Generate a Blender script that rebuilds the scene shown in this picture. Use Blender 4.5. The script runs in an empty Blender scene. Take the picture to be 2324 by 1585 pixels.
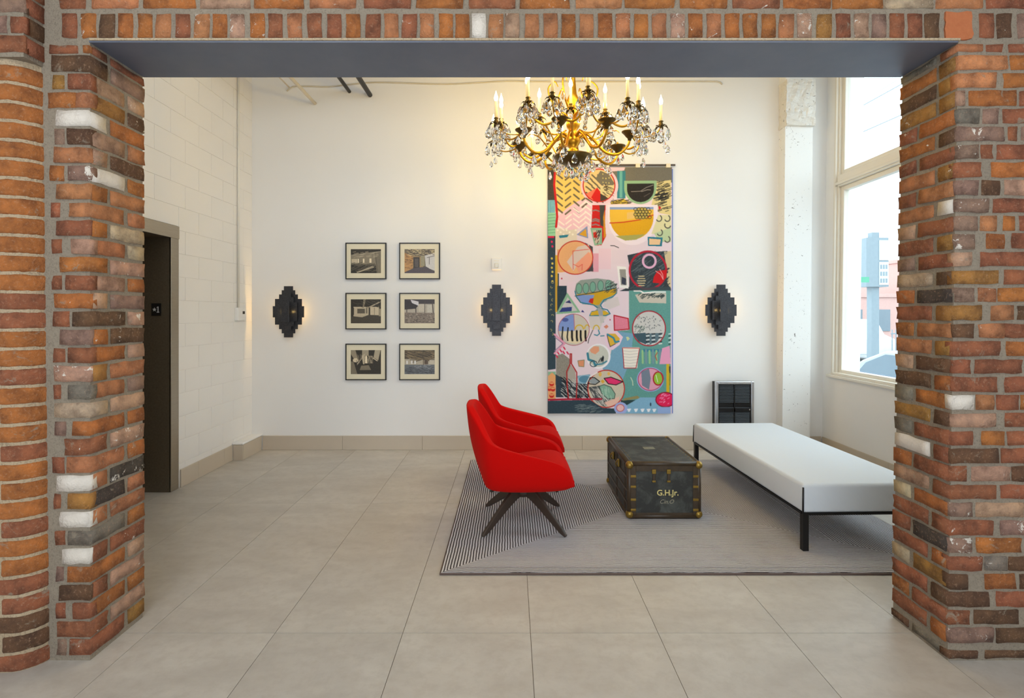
import bpy, bmesh, math, random
import numpy as np
from mathutils import Vector, Matrix, noise as mnoise

sc = bpy.context.scene
COL = sc.collection
PI = math.pi
R = math.radians
F, CX, CY, CH = 1190.0, 1160.0, 712.0, 1.52      # focal length in px, vanishing point, eye height

# ------------------------------------------------------------------ camera, sky, lights, exposure
cam = bpy.data.cameras.new('camera'); camo = bpy.data.objects.new('camera', cam); COL.objects.link(camo)
camo.location = (0, 0, CH); camo.rotation_euler = (PI / 2, 0, 0)
cam.sensor_width = 36; cam.lens = F / 2324 * 36
cam.shift_x = (1162 - CX) / 2324; cam.shift_y = (CY - 792.5) / 2324
cam.clip_start = 0.05; cam.clip_end = 300
sc.camera = camo

vs = sc.view_settings
vs.view_transform = 'Standard'; vs.look = 'None'; vs.gamma = 1; vs.use_curve_mapping = False
vs.exposure = 0.13
sc.cycles.use_denoising = True
sc.cycles.max_bounces = 9; sc.cycles.diffuse_bounces = 5; sc.cycles.glossy_bounces = 4
sc.cycles.transmission_bounces = 7; sc.cycles.transparent_max_bounces = 8
sc.cycles.sample_clamp_indirect = 6; sc.cycles.caustics_reflective = False; sc.cycles.caustics_refractive = False

SKY = 3.9
w = bpy.data.worlds.new('overcast_sky'); sc.world = w; w.use_nodes = True
wn = w.node_tree.nodes; wl = w.node_tree.links
wn['Background'].inputs[1].default_value = SKY
_g = wn.new('ShaderNodeTexCoord'); _s = wn.new('ShaderNodeSeparateXYZ'); _r = wn.new('ShaderNodeValToRGB')
wl.new(_g.outputs['Generated'], _s.inputs[0]); wl.new(_s.outputs[2], _r.inputs[0]); wl.new(_r.outputs[0], wn['Background'].inputs[0])
_r.color_ramp.elements[0].position = 0.0; _r.color_ramp.elements[0].color = (.62, .70, .76, 1)
_r.color_ramp.elements[1].position = 0.5; _r.color_ramp.elements[1].color = (.80, .92, 1.0, 1)


def light(name, kind, loc, power, color, size=1, sizey=None, rot=(0, 0, 0), spread=None):
    d = bpy.data.lights.new(name, kind); d.energy = power; d.color = color
    if kind == 'AREA':
        d.shape = 'RECTANGLE'; d.size = size; d.size_y = sizey or size
        if spread: d.spread = spread
    else:
        d.shadow_soft_size = size
    o = bpy.data.objects.new(name, d); COL.objects.link(o); o.location = loc; o.rotation_euler = rot
    return o


# added fill lights for the brick faces, unseen above and before the opening
light('front_fill_light', 'AREA', (-1.3, .7, 3.45), 20, (1.0, 1.0, 1.0), 1.2, 1.2, (R(28), 0, 0))
light('front_fill_light', 'AREA', (1.3, .7, 3.45), 17, (1.0, 1.0, 1.0), 1.2, 1.2, (R(28), 0, 0))
# added fill from behind the camera for the lower lobby wall; no window built
light('rear_fill_light', 'AREA', (0, -2.5, 1.95), 172, (.80, .90, 1.0), 5.0, 2.3, (R(90), 0, 0))


# ------------------------------------------------------------------ helpers
def s2l(c):
    c = np.asarray(c, float) / 255.0
    return np.where(c <= .04045, c / 12.92, ((c + .055) / 1.055) ** 2.4)


def rgb(r, g, b, k=1.0):
    v = s2l((r, g, b)) * k
    return (float(v[0]), float(v[1]), float(v[2]), 1)


def W(px, py, Y):
    return Vector(((px - CX) * Y / F, Y, CH - (py - CY) * Y / F))


class NG:
    """tiny node graph helper"""
    def __init__(s, name):
        s.m = bpy.data.materials.new(name); s.m.use_nodes = True
        s.n = s.m.node_tree.nodes; s.l = s.m.node_tree.links
        s.b = s.n['Principled BSDF']; s.o = s.n['Material Output']

    def put(s, sock, v):
        if v is None: return
        if hasattr(v, 'node'): s.l.new(v, sock)
        else: sock.default_value = v

    def math(s, op, a, b=None, c=None, clamp=False):
        n = s.n.new('ShaderNodeMath'); n.operation = op; n.use_clamp = clamp
        s.put(n.inputs[0], a); s.put(n.inputs[1], b)
        if c is not None: s.put(n.inputs[2], c)
        return n.outputs[0]

    def mix(s, f, a, b, mode='MIX'):
        n = s.n.new('ShaderNodeMix'); n.data_type = 'RGBA'; n.blend_type = mode
        s.put(n.inputs[0], f); s.put(n.inputs[6], a); s.put(n.inputs[7], b)
        return n.outputs[2]

    def noise(s, vec, scale, detail=4, rough=.55, dist=0):
        n = s.n.new('ShaderNodeTexNoise'); s.put(n.inputs['Vector'], vec)
        n.inputs['Scale'].default_value = scale; n.inputs['Detail'].default_value = detail
        n.inputs['Roughness'].default_value = rough; n.inputs['Distortion'].default_value = dist
        return n.outputs[0]

    def ramp(s, v, stops):
        n = s.n.new('ShaderNodeValToRGB'); s.put(n.inputs[0], v)
        e = n.color_ramp.elements
        while len(e) < len(stops): e.new(.5)
        for k, (p, c) in enumerate(stops):
            e[k].position = p; e[k].color = c if hasattr(c, '__len__') else (c, c, c, 1)
        return n.outputs[0]

    def coord(s, which='Object'):
        return s.n.new('ShaderNodeTexCoord').outputs[which]

    def sep(s, v):
        n = s.n.new('ShaderNodeSeparateXYZ'); s.put(n.inputs[0], v); return n.outputs

    def vadd(s, a, b):
        n = s.n.new('ShaderNodeVectorMath'); n.operation = 'ADD'; s.put(n.inputs[0], a); s.put(n.inputs[1], b); return n.outputs[0]

    def vmul(s, a, b):
        n = s.n.new('ShaderNodeVectorMath'); n.operation = 'MULTIPLY'; s.put(n.inputs[0], a); s.put(n.inputs[1], b); return n.outputs[0]

    def bump(s, h, strength=.3, dist=.002):
        n = s.n.new('ShaderNodeBump'); n.inputs['Strength'].default_value = strength
        n.inputs['Distance'].default_value = dist; s.put(n.inputs['Height'], h)
        s.l.new(n.outputs[0], s.b.inputs['Normal'])

    def fin(s, col=None, rough=None, metal=None, **k):
        s.put(s.b.inputs['Base Color'], col); s.put(s.b.inputs['Roughness'], rough); s.put(s.b.inputs['Metallic'], metal)
        for a, v in k.items(): s.put(s.b.inputs[a.replace('_', ' ')], v)
        return s.m


def pm(name, col, rough=.6, metal=0.0, var=.12, scale=8, bump=0.0, bscale=60, bdist=.002, **k):
    g = NG(name); c = g.coord()
    nz = g.noise(c, scale, 4)
    f = g.math('MULTIPLY_ADD', nz, var * 2, 1 - var)
    base = g.mix(1.0, col, g.mix(0, f, f), 'MULTIPLY')
    if bump: g.bump(g.noise(c, bscale, 3), bump, bdist)
    return g.fin(base, rough, metal, **k)


def link_obj(name, mesh, parent=None, mat=None, loc=None):
    o = bpy.data.objects.new(name, mesh); COL.objects.link(o)
    if mat is not None and not mesh.materials: mesh.materials.append(mat)
    if parent is not None: o.parent = parent
    if loc is not None: o.location = loc
    return o


def obj(name, bm, mat, parent=None, loc=None, smooth=False, bevel=0, seg=2, sub=0):
    me = bpy.data.meshes.new(name); bm.to_mesh(me); bm.free()
    if smooth: me.polygons.foreach_set('use_smooth', [True] * len(me.polygons))
    o = link_obj(name, me, parent, mat, loc)
    if bevel:
        b = o.modifiers.new('bevel', 'BEVEL'); b.width = bevel; b.segments = seg; b.limit_method = 'ANGLE'
    if sub:
        b = o.modifiers.new('sub', 'SUBSURF'); b.levels = b.render_levels = sub
    return o


def empty(name, loc=(0, 0, 0), rz=0):
    o = bpy.data.objects.new(name, None); COL.objects.link(o); o.location = loc; o.rotation_euler = (0, 0, rz); return o


def tag(o, label=None, cat=None, group=None, kind=None):
    if label: o['label'] = label
    if cat: o['category'] = cat
    if group: o['group'] = group
    if kind: o['kind'] = kind
    return o


def struct(o, label=None):
    o['kind'] = 'structure'
    if label: o['label'] = label
    return o


def bx(bm, x0, x1, y0, y1, z0, z1, shear=0):
    v = [bm.verts.new((x + shear * z, y, z)) for z in (z0, z1) for y in (y0, y1) for x in (x0, x1)]
    for q in ((0, 2, 3, 1), (4, 5, 7, 6), (0, 1, 5, 4), (2, 6, 7, 3), (0, 4, 6, 2), (1, 3, 7, 5)):
        bm.faces.new([v[i] for i in q])
    return bm


def box(x0, x1, y0, y1, z0, z1, shear=0):
    return bx(bmesh.new(), x0, x1, y0, y1, z0, z1, shear)


def prism(pts, y0, y1, axis='Y', bm=None):
    bm = bm or bmesh.new()
    f = {'Y': lambda p, t: (p[0], t, p[1]), 'Z': lambda p, t: (p[0], p[1], t), 'X': lambda p, t: (t, p[0], p[1])}[axis]
    a = [bm.verts.new(f(p, y0)) for p in pts]; b = [bm.verts.new(f(p, y1)) for p in pts]
    n = len(pts)
    bm.faces.new(a); bm.faces.new(b[::-1])
    for i in range(n): bm.faces.new((a[(i + 1) % n], a[i], b[i], b[(i + 1) % n]))
    bmesh.ops.recalc_face_normals(bm, faces=bm.faces)
    return bm


def catmull(pts, n=6):
    P = [Vector(p) for p in pts]; P = [P[0] * 2 - P[1]] + P + [P[-1] * 2 - P[-2]]; out = []
    for i in range(1, len(P) - 2):
        for k in range(n):
            t = k / n; a, b, c, d = P[i - 1], P[i], P[i + 1], P[i + 2]
            out.append(.5 * ((2 * b) + (c - a) * t + (2 * a - 5 * b + 4 * c - d) * t * t + (3 * b - a - 3 * c + d) * t ** 3))
    out.append(P[-2]); return out


def tube(pts, r, seg=8, smooth_n=0, bm=None):
    bm = bm or bmesh.new()
    if smooth_n: pts = catmull(pts, smooth_n)
    pts = [Vector(p) for p in pts]; rs = r if hasattr(r, '__len__') else [r] * len(pts)
    if len(rs) != len(pts): rs = list(np.interp(np.linspace(0, 1, len(pts)), np.linspace(0, 1, len(rs)), rs))
    prev = None; up = Vector((0, 0, 1)); rings = []
    t0 = (pts[1] - pts[0]).normalized()
    if abs(t0.z) > .9: up = Vector((0, 1, 0))
    u = t0.cross(up).normalized()
    for i, p in enumerate(pts):
        t = (pts[min(i + 1, len(pts) - 1)] - pts[max(i - 1, 0)]).normalized()
        u = (u - t * u.dot(t)).normalized(); v = t.cross(u)
        ring = [bm.verts.new(p + (u * math.cos(a) + v * math.sin(a)) * rs[i]) for a in [2 * PI * k / seg for k in range(seg)]]
        if prev:
            for k in range(seg): bm.faces.new((prev[k], prev[(k + 1) % seg], ring[(k + 1) % seg], ring[k]))
        rings.append(ring); prev = ring
    bm.faces.new(rings[0][::-1]); bm.faces.new(rings[-1])
    return bm


def lathe(prof, seg=16, bm=None, at=(0, 0, 0)):
    bm = bm or bmesh.new(); prev = None
    for (r, z) in prof:
        if r < 1e-5:
            ring = [bm.verts.new((at[0], at[1], at[2] + z))]
        else:
            ring = [bm.verts.new((at[0] + r * math.cos(2 * PI * k / seg), at[1] + r * math.sin(2 * PI * k / seg), at[2] + z)) for k in range(seg)]
        if prev:
            for k in range(seg):
                a, b = prev[k % len(prev)], prev[(k + 1) % len(prev)]; c, d = ring[(k + 1) % len(ring)], ring[k % len(ring)]
                vsn = []
                for q in (a, b, c, d):
                    if q not in vsn: vsn.append(q)
                if len(vsn) > 2: bm.faces.new(vsn)
        prev = ring
    bmesh.ops.recalc_face_normals(bm, faces=bm.faces)
    return bm


# ------------------------------------------------------------------ materials
def mat_brick():
    g = NG('brick'); oi = g.n.new('ShaderNodeObjectInfo')
    rnd = g.math('MULTIPLY', oi.outputs['Random'], 60)
    cx = g.n.new('ShaderNodeCombineXYZ'); g.put(cx.inputs[0], rnd); g.put(cx.inputs[2], rnd)
    c = g.vadd(g.coord(), cx.outputs[0])
    n1 = g.noise(c, 14, 5, .62); n2 = g.noise(c, 90, 4, .7); n3 = g.noise(c, 26, 5, .7, .6)
    col = g.mix(1.0, oi.outputs['Color'], g.ramp(n1, [(.28, (.42, .38, .36, 1)), (.5, (.95, .95, .95, 1)), (.72, (1.35, 1.30, 1.2, 1))]), 'MULTIPLY')
    col = g.mix(g.ramp(n2, [(.55, 0.0), (.75, .45)]), col, rgb(200, 162, 132))
    col = g.mix(g.ramp(n2, [(.25, .55), (.40, 0.0)]), col, rgb(70, 45, 35))
    col = g.mix(.05, col, rgb(150, 122, 98))
    n4 = g.noise(c, 11, 5, .7, .8)
    col = g.mix(g.math('MULTIPLY', g.ramp(n4, [(.62, 0.0), (.68, .8)]), g.math('MULTIPLY', oi.outputs['Alpha'], 1, clamp=True)), col, rgb(150, 138, 120))
    # patches of old paint and mortar, amount from the object colour's alpha
    thr = g.math('MULTIPLY_ADD', oi.outputs['Alpha'], .5, .285)
    d = g.math('SUBTRACT', n3, thr)
    mask = g.math('MULTIPLY', d, 30, clamp=True)
    col = g.mix(mask, col, g.mix(n1, rgb(206, 196, 182), rgb(244, 236, 226)))
    g.bump(g.math('ADD', g.math('MULTIPLY', n3, .9), g.math('MULTIPLY', n2, .6)), 1.0, .008)
    return g.fin(col, .9)


def mat_mortar(name, a, b):
    g = NG(name); c = g.coord()
    n1 = g.noise(c, 7, 4); n2 = g.noise(c, 130, 3, .7)
    col = g.mix(n1, a, b)
    col = g.mix(g.ramp(n2, [(.35, .45), (.5, 0.0)]), col, rgb(105, 95, 82))
    g.bump(g.math('ADD', n2, g.math('MULTIPLY', g.noise(c, 30, 4), 1.4)), .9, .006)
    return g.fin(col, .95)


M_BRICK = mat_brick()
M_MORTAR = mat_mortar('grey_mortar', rgb(160, 148, 130), rgb(132, 122, 108))
M_MORTARL = mat_mortar('lime_mortar', rgb(205, 185, 155), rgb(165, 145, 118))
M_WHITE = pm('white_wall_paint', rgb(236, 234, 231), .62, var=.015, scale=2, bump=.12, bscale=180, bdist=.001)
M_BLOCK = pm('painted_block', rgb(234, 231, 227), .6, var=.02, scale=5, bump=.5, bscale=150, bdist=.0015)
M_CEIL = pm('ceiling_plaster', rgb(150, 138, 116), .9)
M_TRIM = pm('cream_window_paint', rgb(232, 227, 216), .4, var=.02)
M_BLACK = pm('black_metal', rgb(22, 21, 22), .4, .3)
M_DARKF = pm('black_frame_paint', rgb(28, 25, 23), .45)


def mat_tile():
    g = NG('stone_tile'); oi = g.n.new('ShaderNodeObjectInfo')
    cx = g.n.new('ShaderNodeCombineXYZ'); g.put(cx.inputs[0], g.math('MULTIPLY', oi.outputs['Random'], 30))
    c = g.vadd(g.coord(), cx.outputs[0])
    st = g.vmul(c, (1.0, 2.0, 1.0))
    n1 = g.noise(st, 2.4, 6, .6, .4); n2 = g.noise(c, 16, 6, .65); n3 = g.noise(c, 120, 3, .7)
    col = g.mix(g.ramp(n1, [(.3, 0.0), (.7, 1.0)]), rgb(182, 176, 168), rgb(201, 196, 188))
    col = g.mix(g.ramp(n2, [(.35, .35), (.55, 0.0)]), col, rgb(168, 160, 150))
    col = g.mix(g.ramp(n3, [(.62, 0.0), (.8, .25)]), col, rgb(212, 205, 194))
    col = g.mix(1.0, col, g.mix(0, g.math('MULTIPLY_ADD', oi.outputs['Random'], .05, .97), (1, 1, 1, 1)), 'MULTIPLY')
    g.bump(n3, .15, .0008)
    return g.fin(col, g.ramp(n2, [(.3, .42), (.7, .55)]))


M_TILE = mat_tile()
M_GROUT = pm('tile_grout', rgb(112, 98, 82), .95)
BT = pm('baseboard_stone', rgb(196, 183, 165), .5, var=.05, scale=6)


def mat_steel(name, a, b, rough):
    g = NG(name); c = g.coord()
    n1 = g.noise(c, 3, 5, .6); n2 = g.noise(g.vmul(c, (1, 6, 1)), 26, 5, .7, .8)
    col = g.mix(n1, a, b)
    col = g.mix(g.ramp(n2, [(.66, 0.0), (.74, .55)]), col, rgb(150, 155, 160))
    return g.fin(col, rough, .25)


M_LINTEL = mat_steel('blue_grey_painted_steel', rgb(92, 102, 124), rgb(126, 132, 146), .45)
g = NG('brushed_stainless'); c = g.vmul(g.coord(), (1, 1, 40))
M_STEEL = g.fin(g.mix(g.noise(c, 12, 3), rgb(150, 140, 125), rgb(178, 168, 152)), .34, .95)
g = NG('bronze_stainless'); c = g.coord()
M_BRONZE = g.fin(g.mix(g.noise(c, 60, 4, .7), rgb(84, 74, 60), rgb(120, 106, 86)), .5, .35)
g = NG('red_wool_felt'); c = g.coord()
g.bump(g.noise(c, 420, 3, .7), .35, .001)
M_RED = g.fin(g.mix(g.noise(c, 300, 2, .8), rgb(188, 1, 1), rgb(206, 10, 5)), 1.0, Specular_IOR_Level=.15, Sheen_Weight=.05, Sheen_Tint=(1, .25, .12, 1))
M_WALNUT = pm('dark_walnut', rgb(58, 45, 36), .45, var=.25, scale=14)
g = NG('pale_woven_fabric'); c = g.coord()
_wv = g.n.new('ShaderNodeTexWave'); _wv.inputs['Scale'].default_value = 60; _wv.bands_direction = 'DIAGONAL'; g.put(_wv.inputs['Vector'], c)
g.bump(_wv.outputs['Fac'], .35, .001)
M_BENCH = g.fin(g.mix(g.math('MULTIPLY', _wv.outputs['Fac'], .35), rgb(214, 220, 226), rgb(178, 184, 194)), .9, Sheen_Weight=.1)
g = NG('window_glass'); _t = g.n.new('ShaderNodeBsdfTransparent'); _gl = g.n.new('ShaderNodeBsdfGlossy'); _mx = g.n.new('ShaderNodeMixShader')
_t.inputs[0].default_value = (.96, .985, .98, 1); _gl.inputs['Roughness'].default_value = .01
_mx.inputs[0].default_value = .035
g.l.new(_t.outputs[0], _mx.inputs[1]); g.l.new(_gl.outputs[0], _mx.inputs[2]); g.l.new(_mx.outputs[0], g.o.inputs[0])
M_GLASS = g.m
M_CRYSTAL = NG('cut_crystal').fin((1, .985, .95, 1), 0.0, Transmission_Weight=1.0, IOR=1.45)
M_GOLD = pm('gilded_brass', rgb(206, 150, 40), .3, .9, var=.3, scale=30)
M_AGED = pm('aged_bronze', rgb(96, 76, 34), .42, .75, var=.35, scale=30)
M_WAX = pm('candle_sleeve', rgb(245, 225, 170), .5, Emission_Color=rgb(255, 200, 110), Emission_Strength=.35)
M_FLAME = NG('lit_bulb').fin((1, .9, .7, 1), .3, Emission_Color=(1.0, .78, .42, 1), Emission_Strength=22.0)

# ------------------------------------------------------------------ floor, ceilings, walls
X0, PX = .092, .607
Y0, PY = 2.493, 1.704
YB = 5.854
fl = obj('floor', box(-4.6, 4.0, -2.6, YB + .2, -.12, -.0025), M_GROUT); struct(fl, 'large beige stone tile floor with thin dark joints')
tile_me = {}
for i in range(-7, 7):
    for j in range(-3, 2):
        xa, xb = X0 + PX * i + .0013, X0 + PX * (i + 1) - .0013
        ya, yb = Y0 + PY * j + .0013, Y0 + PY * (j + 1) - .0013
        xb = min(xb, 3.98); yb = min(yb, YB - .001); ya = max(ya, -2.55)
        if xb - xa < .05 or yb - ya < .05: continue
        key = (round(xb - xa, 3), round(yb - ya, 3))
        if key not in tile_me:
            bm = box(0, xb - xa, 0, yb - ya, -.010, 0)
            me = bpy.data.meshes.new('floor_tile'); bm.to_mesh(me); bm.free(); me.materials.append(M_TILE); tile_me[key] = me
        link_obj('floor_tile', tile_me[key], fl, None, (xa, ya, 0))

XL = -2.893
# back wall
o = obj('wall_back', box(-3.4, 3.75, YB, YB + .2, -.02, 4.6), M_WHITE); struct(o, 'tall white plaster wall behind the seating')
# ceiling of the lobby, coloured dark to keep the upper walls dim
o = obj('ceiling', box(-3.4, 3.8, 2.6, YB + .2, 4.5, 4.6), M_CEIL); struct(o)
o = obj('ceiling', box(-4.6, 4.0, -2.6, 2.62, 3.55, 3.65), M_CEIL); struct(o)
# front room shell
o = obj('wall_rear', box(-4.6, 4.0, -2.75, -2.6, -.02, 3.6), M_WHITE); struct(o)
o = obj('wall_front_room_left', box(-4.75, -4.6, -2.75, 2.63, -.02, 3.6), M_WHITE); struct(o)
o = obj('wall_front_room_right', box(4.0, 4.15, -2.75, 2.63, -.02, 3.6), M_WHITE); struct(o)

# left wall: painted concrete blocks around the lift opening
wl_ = obj('wall_left', prism([(2.55, -.02), (2.55, 4.55), (YB + .05, 4.55), (YB + .05, -.02), (4.56, -.02), (4.56, 2.28), (3.40, 2.28), (3.40, -.02)], XL - .45, XL - .004, 'X'), M_BLOCK)
struct(wl_, 'white painted concrete block wall with lift opening')
bme = {}
BZ, BL = .2035, .405
ystart = 4.457 - 4 * BL
for r in range(0, 22):
    z0 = r * BZ + .008; z1 = min(z0 + BZ - .004, 4.49)
    off = 0 if (r % 2) else BL / 2
    k = -1
    while True:
        y0 = ystart + off + k * BL; y1 = y0 + BL - .0035; k += 1
        if y0 > YB: break
        ya, yb = max(y0, 2.66), min(y1, YB - .002)
        if yb - ya < .04 or z1 - z0 < .05: continue
        segs = [(ya, yb)]
        if z0 < 2.27:
            segs = []
            if ya < 3.395: segs.append((ya, min(yb, 3.395)))
            if yb > 4.565: segs.append((max(ya, 4.565), yb))
        for (a, b) in segs:
            if b - a < .03: continue
            key = (round(b - a, 3), round(z1 - z0, 3))
            if key not in bme:
                bm = box(-.02, 0, 0, b - a, 0, z1 - z0)
                bmesh.ops.bevel(bm, geom=bm.edges[:], offset=.0015, segments=1, affect='EDGES')
                me = bpy.data.meshes.new('block'); bm.to_mesh(me); bm.free(); me.materials.append(M_BLOCK); bme[key] = me
            link_obj('block', bme[key], wl_, None, (XL, a, z0))

# right wall (leans a hair) with the tall window
LEAN = .015
XR = 3.47
WY0, WY1, WZ0, WZ1 = 3.25, 5.69, .86, 4.25
bm = bmesh.new()
bx(bm, XR, XR + .30, 2.6, YB + .1, -.02, WZ0, LEAN)
bx(bm, XR, XR + .30, WY1, YB + .1, WZ0, WZ1, LEAN)
bx(bm, XR, XR + .30, 2.6, WY0, WZ0, WZ1, LEAN)
bx(bm, XR, XR + .30, 2.6, YB + .1, WZ1, 4.6, LEAN)
o = obj('wall_right', bm, M_WHITE); struct(o, 'white wall under and around the tall window')

wn_ = empty('window_1', (XR, WY1, WZ0)); struct(wn_, 'tall cream-painted window with an upper and a lower pane')


def wpart(name, bm, mat, **k):
    return obj(name, bm, mat, wn_, (-XR, -WY1, -WZ0), **k)


def wframe(y0, y1, z0, z1, t, x0, x1):
    bm = bmesh.new()
    bx(bm, x0, x1, y0, y0 + t, z0, z1, LEAN); bx(bm, x0, x1, y1 - t, y1, z0, z1, LEAN)
    bx(bm, x0, x1, y0 + t, y1 - t, z0, z0 + t, LEAN); bx(bm, x0, x1, y0 + t, y1 - t, z1 - t, z1, LEAN)
    return bm


wpart('window_frame', wframe(WY0, WY1, WZ0, WZ1, .028, XR - .015, XR + .12), M_TRIM, bevel=.004)
wpart('window_frame', wframe(WY0 + .028, WY1 - .028, WZ0 + .002, WZ1 - .028, .022, XR + .01, XR + .12), M_TRIM, bevel=.004)
wpart('transom', box(XR - .005, XR + .12, WY0 + .05, WY1 - .05, 2.885, 3.005, LEAN), M_TRIM, bevel=.006)
wpart('transom_moulding', box(XR - .022, XR - .006, WY0 + .03, WY1 - .03, 2.90, 2.93, LEAN), M_TRIM, bevel=.006)
wpart('sash', wframe(WY0 + .05, WY1 - .05, WZ0 + .012, 2.885, .05, XR + .035, XR + .10), M_TRIM, bevel=.006)
wpart('sash', wframe(WY0 + .05, WY1 - .05, 3.005, WZ1 - .05, .05, XR + .035, XR + .10), M_TRIM, bevel=.006)
wpart('pane', box(XR + .068, XR + .074, WY0 + .1, WY1 - .1, .94, 2.835, LEAN), M_GLASS)
wpart('pane', box(XR + .068, XR + .074, WY0 + .1, WY1 - .1, 3.055, WZ1 - .1, LEAN), M_GLASS)
wpart('window_sill', box(XR - .035, XR + .12, WY0 - .05, WY1 + .06, WZ0 - .03, WZ0, LEAN), M_TRIM, bevel=.006)

# corner pier (painted, chipped at its head)
g = NG('chipped_white_paint'); c = g.coord(); z = g.sep(c)[2]
n = g.noise(c, 38, 6, .75, .5); n0 = g.noise(c, 3.0, 3)
chips = g.ramp(g.math('ADD', n, g.math('MULTIPLY', n0, .22)), [(.755, 0.0), (.77, 1.0)])
g.bump(g.noise(c, 26, 4), .25, .003)
M_CHIP = g.fin(g.mix(chips, rgb(236, 236, 234), rgb(74, 66, 58)), .6)
YC = 5.718
o = obj('wall_corner_pier', box(2.955, 3.255, YC, YB, -.02, 4.5, .010), M_CHIP); struct(o, 'narrow white painted pier in the corner, paint speckled with chips')
# rough chipped block at its head
g = NG('rough_chipped_plaster'); c = g.coord()
n = g.noise(g.vmul(c, (1, 1, 2.2)), 13, 6, .7, 1.6)
g.bump(n, .8, .022)
M_ROUGH = g.fin(g.mix(g.ramp(n, [(.33, 1.0), (.38, 0.0)]), rgb(240, 236, 228), rgb(84, 70, 52)), .9)
bm = bmesh.new()
zt, zb = CH + (712 - 183) * YC / F, CH + (712 - 287) * YC / F
bx(bm, 2.985, 3.30, YC - .03, YB, zb, zt)
bmesh.ops.subdivide_edges(bm, edges=bm.edges[:], cuts=14, use_grid_fill=True)
for v in bm.verts:
    q = mnoise.noise(v.co * 14); q2 = mnoise.noise(v.co * 34 + Vector((9, 1, 4)))
    v.co.y -= abs(q) * .03; v.co.x += q2 * .009; v.co.z += q * .008
o = obj('wall_pier_head', bm, M_ROUGH, smooth=False); struct(o, 'rough broken plaster block at the head of the corner pier')


# baseboards of stone tiles
def baseboard(name, pts, y_plane=None, x_plane=None, z1=.157, t=.014, lab=None):
    root = empty(name); struct(root, lab)
    for (a, b) in pts:
        if y_plane is not None:
            obj('baseboard_tile', box(a + .001, b - .001, y_plane - t, y_plane - .0005, .0005, z1), BT, root, bevel=.0015, seg=1)
        else:
            s = 1 if x_plane < 0 else -1
            xx = sorted((x_plane + s * .0005, x_plane + s * t))
            obj('baseboard_tile', box(xx[0], xx[1], a + .001, b - .001, .0005, z1), BT, root, bevel=.0015, seg=1)
    return root


P0 = (597 - CX) * YB / F; PP = 181 * YB / F
e = [P0 + PP * k for k in range(7)]; e.append(2.955)
e = [v for v in e if v <= 2.955]
baseboard('baseboard_back', list(zip(e[:-1], e[1:])), y_plane=YB, lab='beige stone tile baseboard along the white wall')
baseboard('baseboard_left', [(4.575, 4.83), (4.83, 5.27), (5.27, 5.425)], x_plane=XL)
baseboard('baseboard_right', [(2.7, 3.4), (3.4, 4.1), (4.1, 4.8), (4.8, YB - .02)], x_plane=XR, z1=.15)
baseboard('baseboard_corner', [(3.26, XR - .016)], y_plane=YB, z1=.15)
baseboard('baseboard_pier', [(2.965, 3.25)], y_plane=YC, z1=.15)
# low plinth in the left corner
o = obj('wall_plinth', box(XL + .002, -2.79, 5.44, YB, .0, .158), M_WHITE); struct(o, 'low white topped plinth in the corner')
bm = box(XL + .002, -2.772, 5.425, YB, .158, .18)
obj('plinth_cap', bm, M_WHITE, o, bevel=.008)
obj('baseboard_tile', box(XL + .016, -2.778, 5.426, 5.438, .0005, .157), BT, o)
obj('baseboard_tile', box(-2.789, -2.777, 5.44, YB - .016, .0005, .157), BT, o)

# ------------------------------------------------------------------ brickwork
PAL = {'o': (170, 102, 48), 'r': (146, 86, 58), 'p': (180, 142, 118), 'b': (98, 68, 46), 'w': (252, 248, 242),
       't': (184, 164, 136), 'y': (158, 112, 52), 'g': (122, 114, 104), 'm': (142, 112, 98), 'k': (64, 57, 52),
       'l': (178, 116, 76), 's': (198, 130, 84)}
rnd = random.Random(7)
_bm_cache = {}


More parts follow.
